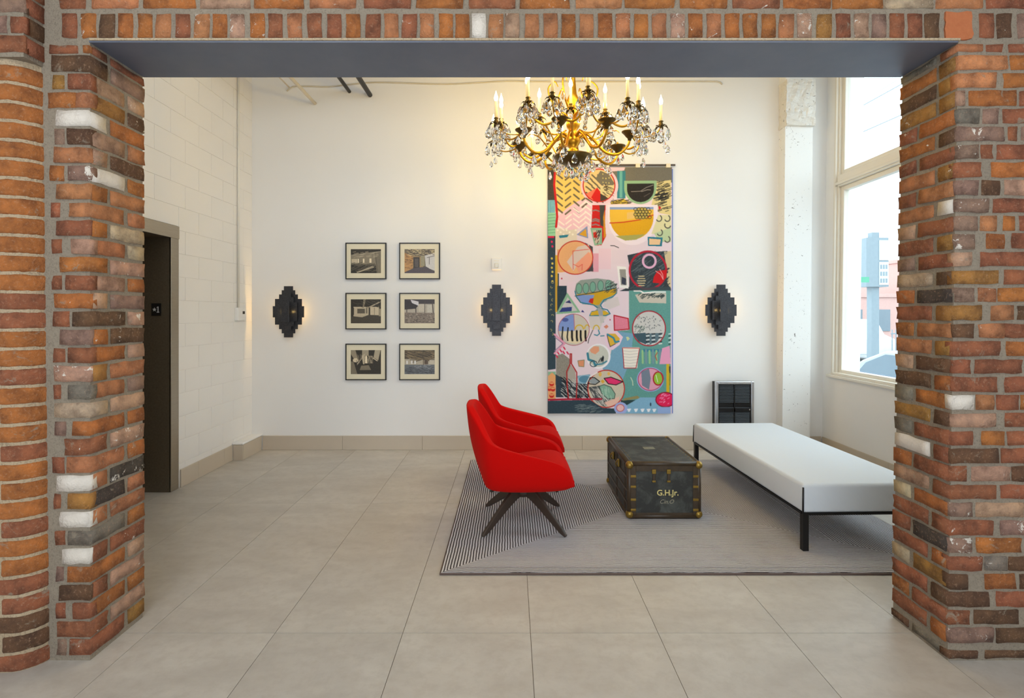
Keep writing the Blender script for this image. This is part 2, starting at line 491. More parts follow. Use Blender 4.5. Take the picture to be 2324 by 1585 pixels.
def brick_mesh(L, D, H, var):
    L, D, H = round(L / .012) * .012, round(D / .01) * .01, round(H / .004) * .004
    key = (round(L, 3), round(D, 3), round(H, 3), var)
    if key in _bm_cache: return _bm_cache[key]
    rr = random.Random(hash(key) & 0xffff)
    bm = bmesh.new(); nx = max(2, round(L / .045))
    xs = [-L / 2 + L * i / nx for i in range(nx + 1)]; zs = [-H / 2, 0, H / 2] if H > .05 else [-H / 2, H / 2]
    for (ya, yb) in ((-D / 2, D / 2),):
        grid = {}
        for j, zz in enumerate(zs):
            for i, xx in enumerate(xs):
                for kk, yy in enumerate((ya, yb)):
                    grid[i, j, kk] = bm.verts.new((xx, yy, zz))
    nz = len(zs) - 1
    for j in range(nz):
        for i in range(nx):
            bm.faces.new((grid[i, j, 0], grid[i + 1, j, 0], grid[i + 1, j + 1, 0], grid[i, j + 1, 0]))
            bm.faces.new((grid[i, j, 1], grid[i, j + 1, 1], grid[i + 1, j + 1, 1], grid[i + 1, j, 1]))
        bm.faces.new((grid[0, j, 0], grid[0, j + 1, 0], grid[0, j + 1, 1], grid[0, j, 1]))
        bm.faces.new((grid[nx, j, 0], grid[nx, j, 1], grid[nx, j + 1, 1], grid[nx, j + 1, 0]))
    for i in range(nx):
        bm.faces.new((grid[i, 0, 0], grid[i, 0, 1], grid[i + 1, 0, 1], grid[i + 1, 0, 0]))
        bm.faces.new((grid[i, nz, 0], grid[i + 1, nz, 0], grid[i + 1, nz, 1], grid[i, nz, 1]))
    ed = [x for x in bm.edges if x.calc_face_angle(0) > .5]
    bmesh.ops.bevel(bm, geom=ed, offset=.0055, segments=1, affect='EDGES')
    for v in bm.verts:
        v.co += Vector((rr.uniform(-1, 1) * .0034, rr.uniform(-1, 1) * .0022, rr.uniform(-1, 1) * .0032))
    me = bpy.data.meshes.new('brick'); bm.to_mesh(me); bm.free(); me.materials.append(M_BRICK)
    me.polygons.foreach_set('use_smooth', [True] * len(me.polygons))
    _bm_cache[key] = me
    return me


def brick(root, x0, x1, y0, y1, zc, H, col, speck=.86):
    L, D = x1 - x0, y1 - y0
    along_y = D > L and H < .1
    if along_y: me = brick_mesh(D, L, H, rnd.randint(0, 4))
    else: me = brick_mesh(L, D, H, rnd.randint(0, 4))
    o = bpy.data.objects.new('brick', me); COL.objects.link(o); o.parent = root
    o.location = ((x0 + x1) / 2, (y0 + y1) / 2, zc)
    o.rotation_euler = (rnd.uniform(-.006, .006), rnd.uniform(-.012, .012), (PI / 2 if along_y else 0) + rnd.uniform(-.006, .006))
    a = PAL[col] if isinstance(col, str) else col
    k = rnd.uniform(.90, 1.08)
    v = s2l(a) * k
    if col == 'w': speck = -.6
    o.color = (float(v[0]), float(v[1] * rnd.uniform(.95, 1.06)), float(v[2]), speck + rnd.uniform(-.12, .10))
    return o


FS = F / 2.29          # px per metre on the front face
YF, YK = 2.29, 2.63    # front and back faces of the brick wall
XA = -1.838            # left arris
PIT = .0798


def rowz(r): return 2.613 - PIT * (r - 1)


LW = obj('wall_front_left', box(-2.75, XA - .006, YF + .0065, YK - .006, -.02, 2.716), M_MORTAR)
struct(LW, 'old orange brick pier left of the opening')
# (front extras [(x0,x1,colour)], corner start, corner colour, H or S, colour of the reveal brick, second reveal colour)
LP = [
    ([(490, 770, 'r')], 820, 'o', 'H', 'r', 'r'),
    ([], 510, 'b', 'H', 'b', 'm'), ([(520, 635, 'y')], 680, 'r', 'S', 'p', 'p'), ([(480, 755, 'o')], 775, 'l', 'S', 'y', 'b'),
    ([], 560, 'w', 'H', 'w', 'o'), ([(545, 630, 'm')], 670, 'b', 'S', 'p', 'l'), ([], 540, 'l', 'H', 'p', 'b'),
    ([(490, 635, 'o')], 680, 'm', 'S', 'w', 'o'), ([], 560, 'l', 'H', 'o', 'l'), ([(495, 595, 'r')], 685, 'l', 'S', 'l', 'l'),
    ([], 560, 'r', 'H', 'o', 't'), ([(515, 605, 'r')], 720, 'p', 'S', 'l', 't'), ([], 600, 'o', 'H', 'o', 'p'),
    ([(515, 610, 'r')], 665, 'r', 'S', 'p', 'o'), ([], 545, 'o', 'H', 'p', 'm'), ([(520, 690, 'r')], 730, 'b', 'S', 'b', 'p'),
    ([], 595, 'm', 'H', 'o', 'b'), ([(530, 640, 'r')], 680, 'r', 'S', 'o', 'p'), ([], 545, 'p', 'H', 'y', 'l'),
    ([(525, 600, 'r')], 680, 'g', 'S', 'l', 'm'), ([], 550, 't', 'H', 't', 'p'), ([(535, 650, 'm')], 720, 'o', 'S', 'o', 'o'),
    ([], 650, 'r', 'H', 'r', 'p'), ([(520, 630, 'r')], 665, 'l', 'S', 'l', 'o'), ([], 570, 'w', 'H', 'l', 'k'),
    ([(530, 598, 'r')], 678, 'y', 'S', 'k', 'l'), ([], 604, 'w', 'H', 'l', 'l'), ([(547, 638, 'r')], 672, 'g', 'S', 'g', 'o'),
    ([], 626, 'w', 'H', 'r', 'r'), ([(558, 620, 'm')], 672, 'o', 'S', 'o', 'p'), ([], 592, 'b', 'H', 'r', 'p'),
    ([(558, 640, 'r')], 729, 'r', 'S', 'o', 'o'), ([], 581, 'r', 'H', 'r', 'p'), ([(565, 650, 'm')], 690, 'r', 'S', 'r', 'y')]


def cxm(x): return (x / 4.403 - CX) / FS


for r, (ex, cs, cc, hs, rc, sc2) in enumerate(LP):
    zc = rowz(r); H = .065 + rnd.uniform(-.003, .003)
    if r == 0: zc, H = 2.677, .034
    for (a, b, col) in ex: brick(LW, cxm(a), cxm(b), YF, YF + .09, zc, H, col)
    D = .095 if hs == 'H' else .204
    sp = .62 if cc in 'pml' and r in (4, 5, 7, 15, 16, 18) else .84
    if cc == rc:
        brick(LW, cxm(cs), XA, YF, YF + D, zc, H, cc, sp)
    else:   # painted or differently fired front: thin facing, the brick behind shows in the reveal
        brick(LW, cxm(cs), XA - .001, YF, YF + .035, zc, H, cc, sp)
        brick(LW, XA - .095, XA, YF + .018, YF + D, zc, H, rc, .84)
    a = YF + D + .026
    brick(LW, XA - .1, XA - .002, a, YK, zc, H, sc2, .72 if sc2 in 'bpk' else .86)

# brick pilaster with bullnose corner at the far left
XPIL = -2.015
SH = -.0115
PL = obj('wall_front_pilaster', box(-2.75, -2.142, 2.2165, 2.62, -.02, 2.60, SH), M_MORTARL); struct(PL, 'orange brick pilaster with rounded corner at the left edge')
# mortar infill behind the bullnose
pts = [(-2.20, 2.60), (-2.20, 2.2175)] + [(-2.135 + .1145 * math.sin(a), 2.332 - .1145 * math.cos(a)) for a in [PI / 2 * k / 6 for k in range(7)]] + [(-2.0205, 2.60)]
bm = prism(pts, -.02, 2.60, 'Z')
for v in bm.verts: v.co.x += SH * v.co.z
obj('mortar_bed', bm, M_MORTARL, PL)


def bull_brick(zc, H, xl, col, spk):
    """arc brick: flat front from xl to the corner, then a quarter round"""
    rr = random.Random(int(zc * 1000)); prof = []
    nfl = 3 if xl < -2.2 else 1
    for k in range(nfl): prof.append((xl + (-2.135 - xl) * k / nfl, 2.212))
    for k in range(8):
        a = R(88) * k / 7; prof.append((-2.135 + .12 * math.sin(a), 2.332 - .12 * math.cos(a)))
    inner = [(x - .02, y + .085) for (x, y) in ((prof[-1][0] - .05, prof[-1][1] - .06), (xl + .02, 2.212))]
    pts = prof + inner
    bm = prism(pts, -H / 2, H / 2, 'Z')
    ed = [x for x in bm.edges if x.calc_face_angle(0) > .5]
    bmesh.ops.bevel(bm, geom=ed, offset=.006, segments=1, affect='EDGES')
    for v in bm.verts: v.co += Vector((rr.uniform(-1, 1), rr.uniform(-1, 1), rr.uniform(-1, 1))) * .0016
    o = obj('brick', bm, M_BRICK, PL, (SH * zc, 0, zc), smooth=True)
    v = s2l(PAL[col]) * rr.uniform(.92, 1.06)
    o.color = (float(v[0]), float(v[1]), float(v[2]), spk)
    return o


for r in range(32):
    zc = 2.541 - .0808 * r
    col = 'o' if r < 24 else rnd.choice('rrrob')
    if r in (12, 13, 16, 20): col = 'r'
    bull_brick(zc, .068, -2.150 if r % 2 == 0 else -2.33, col, .9)
    if r % 2 == 0: brick(PL, -2.36 + SH * zc, -2.166 + SH * zc, 2.212, 2.30, zc, .068, 'r' if r > 10 else 'o')
    else: brick(PL, -2.54 + SH * zc, -2.345 + SH * zc, 2.212, 2.30, zc, .068, 'r')
    xe = (-2.375 if r % 2 == 0 else -2.555)
    while xe - .195 > -2.76:
        brick(PL, xe - .195 + SH * zc, xe + SH * zc, 2.212, 2.30, zc, .068, rnd.choice('oro')); xe -= .21
# square corbelled top
o = obj('mortar_bed', box(-2.76, -2.050, 2.205, 2.61, 2.60, 3.46), M_MORTAR, PL)
for k, (zc, fr, sd) in enumerate(((2.654, 'r', 'r'), (2.736, 'r', 'b'), (2.822, 'm', 'r'), (2.904, 'r', 'r'))):
    if k % 2 == 0:
        brick(PL, -2.19 - .06, -2.045, 2.20, 2.225, zc, .068, fr); brick(PL, -2.45, -2.265, 2.20, 2.29, zc, .068, 'm')
        brick(PL, -2.135, -2.043, 2.215, 2.32, zc, .068, sd)
    else:
        brick(PL, -2.10, -2.045, 2.20, 2.225, zc, .068, fr); brick(PL, -2.31, -2.12, 2.20, 2.29, zc, .068, 'm')
        brick(PL, -2.135, -2.043, 2.215, 2.32, zc, .068, sd)

# right pier
RS = .0175
XB0 = 1.905
RW = obj('wall_front_right', box(XB0 + .006, 3.1, YF + .0065, YK - .006, -.02, 2.716, RS), M_MORTAR)
struct(RW, 'old red brick pier right of the opening')
RP = [
    ([(0, 250, 'l'), (290, 450, 'r'), (520, 760, 'r')], 'H', 'l', 'g'),
    ([(0, 500, 's'), (530, 760, 'o')], 'H', 'y', 'o'), ([(0, 380, 's'), (470, 800, 'o')], 'H', 'y', 'b'),
    ([(0, 70, 'p'), (120, 600, 'o'), (630, 900, 'r')], 'H', 'y', 'y'), ([(0, 230, 'g'), (270, 420, 'm'), (460, 800, 'r')], 'S', 'o', 'r'),
    ([(0, 480, 'm'), (520, 620, 'r'), (660, 900, 'm')], 'H', 'b', 'o'), ([(0, 230, 'm'), (260, 370, 'r'), (420, 800, 'r')], 'S', 'r', 'r'),
    ([(0, 250, 'r'), (370, 800, 'o')], 'H', 'y', 'l'), ([(0, 230, 'm'), (270, 450, 'b'), (500, 900, 'p')], 'S', 'l', 'r'),
    ([(0, 340, 'm'), (390, 800, 'r')], 'H', 'w', 'l'), ([(0, 225, 'm'), (270, 420, 'l'), (490, 610, 'o'), (660, 900, 'r')], 'S', 'r', 'p'),
    ([(0, 210, 'm'), (320, 510, 'o'), (580, 900, 'r')], 'H', 'y', 'r'), ([(0, 170, 'p'), (270, 760, 'r')], 'S', 'r', 'm'),
    ([(0, 450, 'y'), (510, 900, 'r')], 'H', 'b', 't'), ([(0, 210, 'm'), (250, 440, 'l'), (450, 800, 'o')], 'S', 'k', 'o'),
    ([(0, 290, 'y'), (390, 610, 'l'), (650, 900, 'b')], 'H', 'y', 'r'), ([(0, 210, 'b'), (270, 510, 'l'), (520, 800, 'r')], 'S', 'l', 'o'),
    ([(0, 460, 'r'), (550, 900, 'o')], 'H', 'y', 'l'), ([(0, 180, 'r'), (230, 700, 'r')], 'S', 'b', 'p'),
    ([(0, 450, 'r'), (530, 900, 'r')], 'H', 'o', 'b'), ([(0, 220, 'w'), (250, 430, 'l'), (460, 670, 'r'), (700, 900, 'o')], 'S', 'o', 'g'),
    ([(0, 450, 'p'), (550, 900, 'r')], 'H', 'b', 'y'), ([(0, 220, 'r'), (315, 530, 'o'), (570, 900, 'r')], 'S', 'r', 'g'),
    ([(0, 470, 'b'), (510, 900, 'r')], 'H', 'r', 'w'), ([(0, 170, 'r'), (215, 600, 'p'), (620, 900, 'b')], 'S', 'r', 'o'),
    ([(0, 460, 'r'), (510, 900, 'r')], 'H', 'r', 'p'), ([(0, 222, 'm'), (268, 740, 'p')], 'S', 'o', 't'),
    ([(0, 430, 'r'), (518, 900, 'm')], 'H', 'r', 'r'), ([(0, 216, 'm'), (280, 717, 'o')], 'S', 'k', 'r'),
    ([(0, 330, 'r'), (364, 580, 'g'), (603, 900, 'b')], 'H', 'o', 'r'), ([(0, 194, 'b'), (364, 670, 'o'), (717, 900, 'b')], 'S', 'y', 't'),
    ([(0, 410, 'b'), (490, 900, 'r')], 'H', 'b', 'r'), ([(0, 216, 'r'), (262, 705, 'b')], 'S', 'r', 'o'),
    ([(0, 455, 'm'), (500, 900, 'b')], 'H', 'o', 'r'), ([(0, 300, 'b'), (380, 800, 'b')], 'S', 'g', 'b')]
PR = .0783
for r, (fr, hs, rc, sc2) in enumerate(RP):
    zc = 2.619 - PR * (r - 1); H = .063 + rnd.uniform(-.003, .003)
    if r == 0: zc, H = 2.682, .030
    if r == 34: zc, H = .030, .034
    xa = XB0 + RS * zc
    for q, (a, b, col) in enumerate(fr):
        xl = xa + a / 4.401 / FS; xr = xa + b / 4.401 / FS
        sp = .66 if col in 'mg' else .86
        if q == 0:
            brick(RW, xl + .002, max(xr, xl + .035), YF, YF + (.035 if col != rc else .09), zc, H, col, sp)
        else: brick(RW, xl, xr, YF, YF + .09, zc, H, col, sp)
    D = .095 if hs == 'H' else .204
    brick(RW, xa, xa + .095, YF + .016, YF + D, zc, H, rc, .84)
    brick(RW, xa + .002, xa + .10, YF + D + .026, YK, zc, H, sc2, .80)

# wall over the opening
TW = obj('wall_front_top', box(-2.75, 3.15, YF + .007, YK - .006, 2.716, 3.45), M_MORTAR)
struct(TW, 'brickwork over the opening with a row of upright bricks')
SOL = [(141, 'r'), (184, 'o'), (225.5, 'b'), (268, 'o'), (311.5, 'o'), (353, 'l'), (398, 'r'), (441, 'l'), (482, 'o'), (521.5, 'p'), (568, 'o'),
       (607.5, 'r'), (652, 'l'), (697, 'r'), (742, 'r'), (785, 'o'), (830, 'r'), (871, 'l'), (912.5, 'r'), (952, 'l'), (995, 'o'), (1033, 'o'),
       (1071, 'w'), (1109, 'l'), (1147, 'p'), (1191, 'l'), (1234, 'l'), (1274, 'o'), (1315, 'l'), (1358, 'o'), (1398, 'l'), (1439, 'o'),
       (1480.5, 'l'), (1522, 'p'), (1562, 'o'), (1604, 'l'), (1646, 'o'), (1687, 'o'), (1729, 'o'), (1769, 'l'), (1811, 'p'), (1855, 'y'),
       (1898, 'r'), (1940, 'p'), (1980, 'm'), (2021, 'r'), (2061, 'r'), (2100, 'b'), (2225, 'r'), (2264, 'b'), (2311, 'm'), (2352, 'r'), (2393, 'r'), (2434, 'o')]
for (x, col) in SOL:
    a = (x - CX) / FS; b = a + 32.5 / FS
    o = brick(TW, a, b, YF, YF + .09, 2.779, .106, col, .60 if col in 'pw' or x in (441, 521.5, 568, 1147) else .80)
for (a, b, col) in [(30, 122, 'r'), (134, 193, 'r'), (206, 313, 'l'), (325, 441, 'o'), (454, 568, 'p'), (578, 688, 'o'), (700, 809, 'l'), (825, 931, 'r'), (943, 1052, 'o'),
                    (1064, 1171, 'r'), (1181, 1293, 'o'), (1305, 1413, 'l'), (1420, 1530, 'o'), (1542, 1651, 'o'), (1663, 1769, 'r'),
                    (1779, 1884, 'o'), (1892, 2002, 'o'), (2005, 2117, 't'), (2125, 2233, 'l'), (2240, 2345, 'r'), (2356, 2460, 'r')]:
    if a < 120: continue
    brick(TW, (a - CX) / FS, (b - CX) / FS, YF, YF + .09, 2.890, .067, col, .8)
# terracotta coloured patch of render right of the upright bricks
g = NG('terracotta_render'); c = g.coord(); n = g.noise(c, 40, 5, .7); g.bump(n, .6, .005)
M_TERRA = g.fin(g.mix(n, rgb(190, 116, 74), rgb(164, 92, 56)), .95)
bm = box((2146 - CX) / FS, (2208 - CX) / FS, YF - .001, YF + .03, CH + (712 - 88) / FS, CH + (712 - 27) / FS)
bmesh.ops.subdivide_edges(bm, edges=bm.edges[:], cuts=4, use_grid_fill=True)
for v in bm.verts: v.co += Vector((mnoise.noise(v.co * 40), 0, mnoise.noise(v.co * 37 + Vector((3, 3, 3))))) * .008
obj('render_patch', bm, M_TERRA, TW)
# brick courses that run on outside the frame
bm = bmesh.new()
for j in range(34):
    zc = 2.619 - PR * (j - 1)
    x = 2.45 + (.0 if j % 2 else .1)
    while x < 3.0:
        bx(bm, x + RS * zc, x + .19 + RS * zc, YF + .001, YF + .05, zc - .032, zc + .032); x += .208
o = obj('brick_courses', bm, M_BRICK, RW); o['kind'] = 'stuff'; o.color = rgb(160, 80, 48)
bm = bmesh.new()
for j in range(5):
    zc = 2.971 + .08 * j; x = -2.0 + (.1 if j % 2 else 0)
    while x < 2.9:
        bx(bm, x, x + .19, YF + .001, YF + .05, zc - .032, zc + .032); x += .208
o = obj('brick_courses', bm, M_BRICK, TW); o['kind'] = 'stuff'; o.color = rgb(180, 94, 48)

# steel lintel
LT = empty('trim_1', (0, 2.46, 2.70)); struct(LT, 'blue grey painted steel lintel across the opening')
obj('soffit_plate', box(-1.845, 1.955, YF + .002 - 2.46, YK + .002 - 2.46, .006, .016), M_LINTEL, LT)
obj('mortar_edge', box(-1.84, 1.96, YF - .004 - 2.46, YF + .02 - 2.46, .0125, .022), M_MORTARL, LT)

# ------------------------------------------------------------------ lift opening in the left wall
el = empty('door_1', (XL, 4.45, 0)); struct(el, 'stainless and bronze lift door opening in the left wall')


def ep(name, bm, mat, **k): return obj(name, bm, mat, el, (-XL, -4.45, 0), **k)


ep('jamb', box(XL - .34, XL - .002, 4.452, 4.50, .001, 2.18), M_BRONZE)
ep('jamb_face', box(XL - .01, XL + .006, 4.452, 4.556, .001, 2.185), M_STEEL, bevel=.003)
ep('jamb_face', box(XL - .01, XL + .006, 3.40, 3.51, .001, 2.185), M_STEEL, bevel=.003)
ep('jamb', box(XL - .34, XL - .002, 3.44, 3.50, .001, 2.18), M_BRONZE)
ep('head', box(XL - .34, XL + .012, 3.395, 4.556, 2.165, 2.275), M_STEEL, bevel=.003)
ep('door_panel', box(XL - .35, XL - .32, 3.50, 3.972, .01, 2.166), M_BRONZE, bevel=.003)
ep('door_panel', box(XL - .35, XL - .32, 3.978, 4.452, .01, 2.166), M_BRONZE, bevel=.003)
ep('threshold', box(XL - .34, XL - .01, 3.50, 4.452, -.001, .004), M_STEEL)
for yy in (4.50, 4.43):
    ep('screw', lathe([(0, 0), (.008, 0), (.008, .003), (0, .004)], 10, at=(0, 0, 0)), M_BLACK)
    q = el.children[-1]; q.rotation_euler = (0, R(90), 0); q.location = (.012, yy - 4.45 + .02, 2.235)
x, _, z = W(355, 703, 4.45)
M_PLATE = pm('floor_plate_black', rgb(18, 18, 20), .4)
M_PALE = pm('pale_engraving', rgb(205, 205, 205), .5)
pl = ep('floor_plate', box(x - .040, x + .040, 4.446, 4.4525, z - .053, z + .053), M_PLATE)


def text_obj(name, body, size, loc, mat, parent, rot=(PI / 2, 0, 0), ext=.0006, shear=0.0, offset=0.0, space=1.0):
    cu = bpy.data.curves.new(name, 'FONT'); cu.body = body; cu.size = size; cu.extrude = ext; cu.align_x = 'CENTER'; cu.align_y = 'CENTER'
    cu.shear = shear; cu.offset = offset; cu.space_character = space
    tmp = bpy.data.objects.new(name, cu); COL.objects.link(tmp); bpy.context.view_layer.update()
    me = bpy.data.meshes.new_from_object(tmp.evaluated_get(bpy.context.evaluated_depsgraph_get())); bpy.data.objects.remove(tmp)
    me.materials.clear(); me.materials.append(mat)
    o = bpy.data.objects.new(name, me); COL.objects.link(o); o.parent = parent; o.location = loc; o.rotation_euler = rot
    return o


obj('numeral', prism([(x + a, z + b) for a, b in ((.004, .016), (.006, .020), (.015, .026), (.021, .026), (.021, -.018), (.027, -.018), (.027, -.026), (.006, -.026), (.006, -.018), (.013, -.018), (.013, .017))], 4.4445, 4.4457), M_PALE, pl)
st = [(math.sin(2 * PI * k / 10) * (.019 if k % 2 == 0 else .008), math.cos(2 * PI * k / 10) * (.019 if k % 2 == 0 else .008)) for k in range(10)]
obj('star', prism([(x - .014 + a, z + b) for a, b in st], 4.4450, 4.4462), M_PALE, pl)

# ------------------------------------------------------------------ conduit and thermostat on the left wall
th = empty('thermostat', (XL + .001, 5.52, 1.5)); tag(th, 'small white wall control at the foot of the conduit, beside the lift', 'thermostat')
obj('junction_box', box(0, .038, -.035, .045, -.055, .08), M_WHITE, th, bevel=.004)
cy = 5.60 - 5.52
obj('control', box(0, .022, .055, .16, -.05, .07), M_WHITE, th, bevel=.004)
obj('display', box(.0222, .0235, .085, .13, .015, .045), M_BLACK, th)
co = obj('conduit', tube([(XL + .016, 5.535, 1.585), (XL + .016, 5.535, 4.48)], .011, 10), M_TRIM, smooth=True)
tag(co, 'thin pale conduit running up the block wall', 'conduit')
# conduit and pipes high on the back wall
zt_ = lambda py, Y=YB - .02: CH + (712 - py) * Y / F
XW = lambda px, Y=YB - .02: (px - CX) * Y / F
pts = [(650, 206), (664, 196), (700, 195), (745, 196), (800, 190), (850, 186), (930, 188), (1010, 190), (1080, 187), (1150, 183), (1210, 184), (1300, 184), (1450, 184), (1600, 184), (1632, 185), (1640, 191)]
o = obj('wall_cable', tube([(XW(a), YB - .012, zt_(b)) for a, b in pts], .007, 6, 3), pm('painted_cable', rgb(205, 196, 176), .6), smooth=True)
tag(o, 'thin painted cable running along the top of the white wall', 'cable')
M_PIPEW = pm('white_pipe', rgb(226, 214, 190), .5)
for (px, py, r, m, n, lab) in ((715, 235, .018, M_PIPEW, 'pipe', 'pale painted pipe meeting the wall high up at the left'),
                               (793, 208, .020, M_BLACK, 'pipe', 'short-looking black pipe, left of the two high black pipes'),
                               (840, 216, .026, M_BLACK, 'pipe', 'thicker black pipe, right of the two high black pipes')):
    p = W(px, py, YB)
    o = obj(n, tube([(p.x, YB - .002, p.z), (p.x, 2.66, p.z)], r, 12), m, smooth=True); tag(o, lab, 'pipe')
p = W(658, 200, YB)
o = obj('pipe', tube([(p.x, YB - .002, p.z), (p.x, 2.66, p.z)], .007, 8), M_PIPEW, smooth=True); tag(o, 'thinnest pale pipe beside the pale painted pipe', 'pipe')


# ------------------------------------------------------------------ raster painting for flat prints
class Cv:
    def __init__(s, x0, y0, x1, y1, ss=2, bg=(230, 225, 225)):
        s.x0, s.y0, s.ss = x0, y0, ss
        s.w, s.h = int(round((x1 - x0) * ss)), int(round((y1 - y0) * ss))
        s.a = np.ones((s.h, s.w, 3)) * np.array(bg, float)
        s.rs = np.random.RandomState(3)
        s.T = lambda x, y: (x, y)

    def _bb(s, xs, ys, pad=2):
        i0 = max(int((min(xs) - s.x0) * s.ss) - pad, 0); i1 = min(int((max(xs) - s.x0) * s.ss) + pad + 1, s.w)
        j0 = max(int((min(ys) - s.y0) * s.ss) - pad, 0); j1 = min(int((max(ys) - s.y0) * s.ss) + pad + 1, s.h)
        if i1 <= i0 or j1 <= j0: return None
        X, Y = np.meshgrid((np.arange(i0, i1) + .5) / s.ss + s.x0, (np.arange(j0, j1) + .5) / s.ss + s.y0)
        return j0, j1, i0, i1, X, Y

    def _put(s, bb, m, col, al=1.0, tex=0):
        j0, j1, i0, i1 = bb[:4]; sub = s.a[j0:j1, i0:i1]
        c = np.array(col, float) + (s.rs.randn(*m.shape)[..., None] * tex if tex else 0)
        k = (m * al)[..., None]; sub[:] = sub * (1 - k) + c * k

    def poly(s, pts, col, al=1.0, tex=0):
        pts = [s.T(*p) for p in pts]; bb = s._bb([p[0] for p in pts], [p[1] for p in pts])
        if bb is None: return
        X, Y = bb[4:]; m = np.zeros(X.shape, bool); n = len(pts)
        for i in range(n):
            (xa, ya), (xb, yb) = pts[i], pts[(i + 1) % n]
            if ya == yb: continue
            m ^= ((ya > Y) != (yb > Y)) & (X < (xb - xa) * (Y - ya) / (yb - ya) + xa)
        s._put(bb, m.astype(float), col, al, tex)

    def rect(s, x0, y0, x1, y1, col, al=1.0, tex=0): s.poly([(x0, y0), (x1, y0), (x1, y1), (x0, y1)], col, al, tex)

    def line(s, pts, wd, col, al=1.0):
        k = s.T(1, 0)[0] - s.T(0, 0)[0]
        pts = [s.T(*p) for p in pts]; wd = wd * k / 2
        bb = s._bb([p[0] for p in pts], [p[1] for p in pts], int(wd * s.ss) + 3)
        if bb is None: return
        X, Y = bb[4:]; d = np.full(X.shape, 1e9)
        for (xa, ya), (xb, yb) in zip(pts[:-1], pts[1:]):
            L = (xb - xa) ** 2 + (yb - ya) ** 2 + 1e-9
            t = np.clip(((X - xa) * (xb - xa) + (Y - ya) * (yb - ya)) / L, 0, 1)
            d = np.minimum(d, np.hypot(X - xa - t * (xb - xa), Y - ya - t * (yb - ya)))
        s._put(bb, np.clip((wd - d) * s.ss + .5, 0, 1), col, al)

    def ell(s, cx, cy, rx, ry, col=None, out=None, ow=0, al=1.0, tex=0, a0=0, a1=360):
        P = [(cx + rx * math.cos(R(t)), cy + ry * math.sin(R(t))) for t in np.linspace(a0, a1, 40)]
        if col is not None: s.poly(P, col, al, tex)
        if out is not None: s.line(P, ow, out)

    def hatch(s, x0, y0, x1, y1, n, dx, dy, wd, col, seed=1, inside=None):
        rr = random.Random(seed)
        for _ in range(n):
            x, y = rr.uniform(x0, x1), rr.uniform(y0, y1)
            if inside and not inside(x, y): continue
            k = rr.uniform(.5, 1.2)
            s.line([(x, y), (x + dx * k * .5, y + dy * k * .4), (x + dx * k, y + dy * k)], wd, col)

    def down(s):
        a = s.a; h, w = (s.h // 2) * 2, (s.w // 2) * 2
        return a[:h, :w].reshape(h // 2, 2, w // 2, 2, 3).mean((1, 3))


def print_mesh(name, arr, width, height, mat, parent=None, loc=None, wave=0.0, k=.93):
    """flat print: a grid facing -Y whose colour is a per-vertex attribute"""
    h, w_ = arr.shape[:2]
    X, Z = np.meshgrid(np.linspace(-width / 2, width / 2, w_), np.linspace(height / 2, -height / 2, h))
    Yv = wave * (np.sin(X * 9 + .6 * np.sin(Z * 2)) * .6 + np.sin(Z * 3.1 + X * 3) * .4) if wave else np.zeros_like(X)
    co = np.stack([X, Yv, Z], -1).reshape(-1, 3).astype(np.float32)
    idx = np.arange(h * w_).reshape(h, w_)
    q = np.stack([idx[:-1, :-1], idx[1:, :-1], idx[1:, 1:], idx[:-1, 1:]], -1).reshape(-1, 4).astype(np.int32)
    me = bpy.data.meshes.new(name); me.vertices.add(len(co)); me.vertices.foreach_set('co', co.ravel())
    me.loops.add(q.size); me.loops.foreach_set('vertex_index', q.ravel())
    me.polygons.add(len(q)); me.polygons.foreach_set('loop_start', np.arange(0, q.size, 4, dtype=np.int32)); me.polygons.foreach_set('loop_total', np.full(len(q), 4, dtype=np.int32))
    me.update(calc_edges=True)
    at = me.color_attributes.new('print', 'FLOAT_COLOR', 'POINT')
    lin = s2l(np.clip(arr, 0, 255)) * k
    at.data.foreach_set('color', np.concatenate([lin, np.ones(lin.shape[:2] + (1,))], -1).astype(np.float32).ravel())
    return link_obj(name, me, parent, mat, loc)


def mat_print(name, rough, bump=False):
    g = NG(name); a = g.n.new('ShaderNodeAttribute'); a.attribute_name = 'print'
    if bump: g.bump(g.noise(g.coord(), 500, 2), .4, .001)
    return g.fin(a.outputs['Color'], rough)


M_TAP = mat_print('woven_tapestry', .95, True)
M_PHOTO = mat_print('photo_print', .5)

# ---- tapestry
cv = Cv(1243, 380, 1527, 939, 2, (232, 212, 220))
A = lambda x, y: (1230 + x / 5.284, 360 + y / 5.284)
B = lambda x, y: (1230 + x / 5.113, 640 + y / 5.113)
PK, LPK, GRY, RED, DK, TEAL, MINT, BLU = (240, 200, 210), (238, 222, 228), (118, 114, 104), (200, 30, 34), (44, 48, 52), (84, 140, 140), (140, 185, 150), (120, 150, 205)
NAVY, YEL, CRM, SKY_, PERI = (48, 66, 78), (222, 168, 24), (226, 208, 160), (120, 165, 195), (160, 175, 225)
T = cv; T.T = A
T.rect(60, 80, 1600, 900, (238, 214, 220))
T.rect(60, 100, 160, 500, (70, 64, 58), tex=8); T.rect(60, 500, 160, 650, (130, 190, 205)); T.rect(60, 650, 170, 930, (150, 205, 165), tex=6)
for k in range(7): T.line([(75, 680 + k * 36), (160, 672 + k * 36)], 7, (105, 165, 130))
for i in range(8):
    for j in range(4): T.ell(80 + j * 22, 515 + i * 18, 4, 5, (40, 90, 110))
T.rect(60, 930, 165, 1600, NAVY, tex=8); T.rect(60, 930, 150, 955, (215, 30, 80))
for k, yy in enumerate((1000, 1055, 1200, 1260, 1310, 1360, 1410, 1475)): T.ell(120 + (k % 2) * 8, yy, 13, 14, (215, 40, 90) if k < 2 else (215, 195, 90))
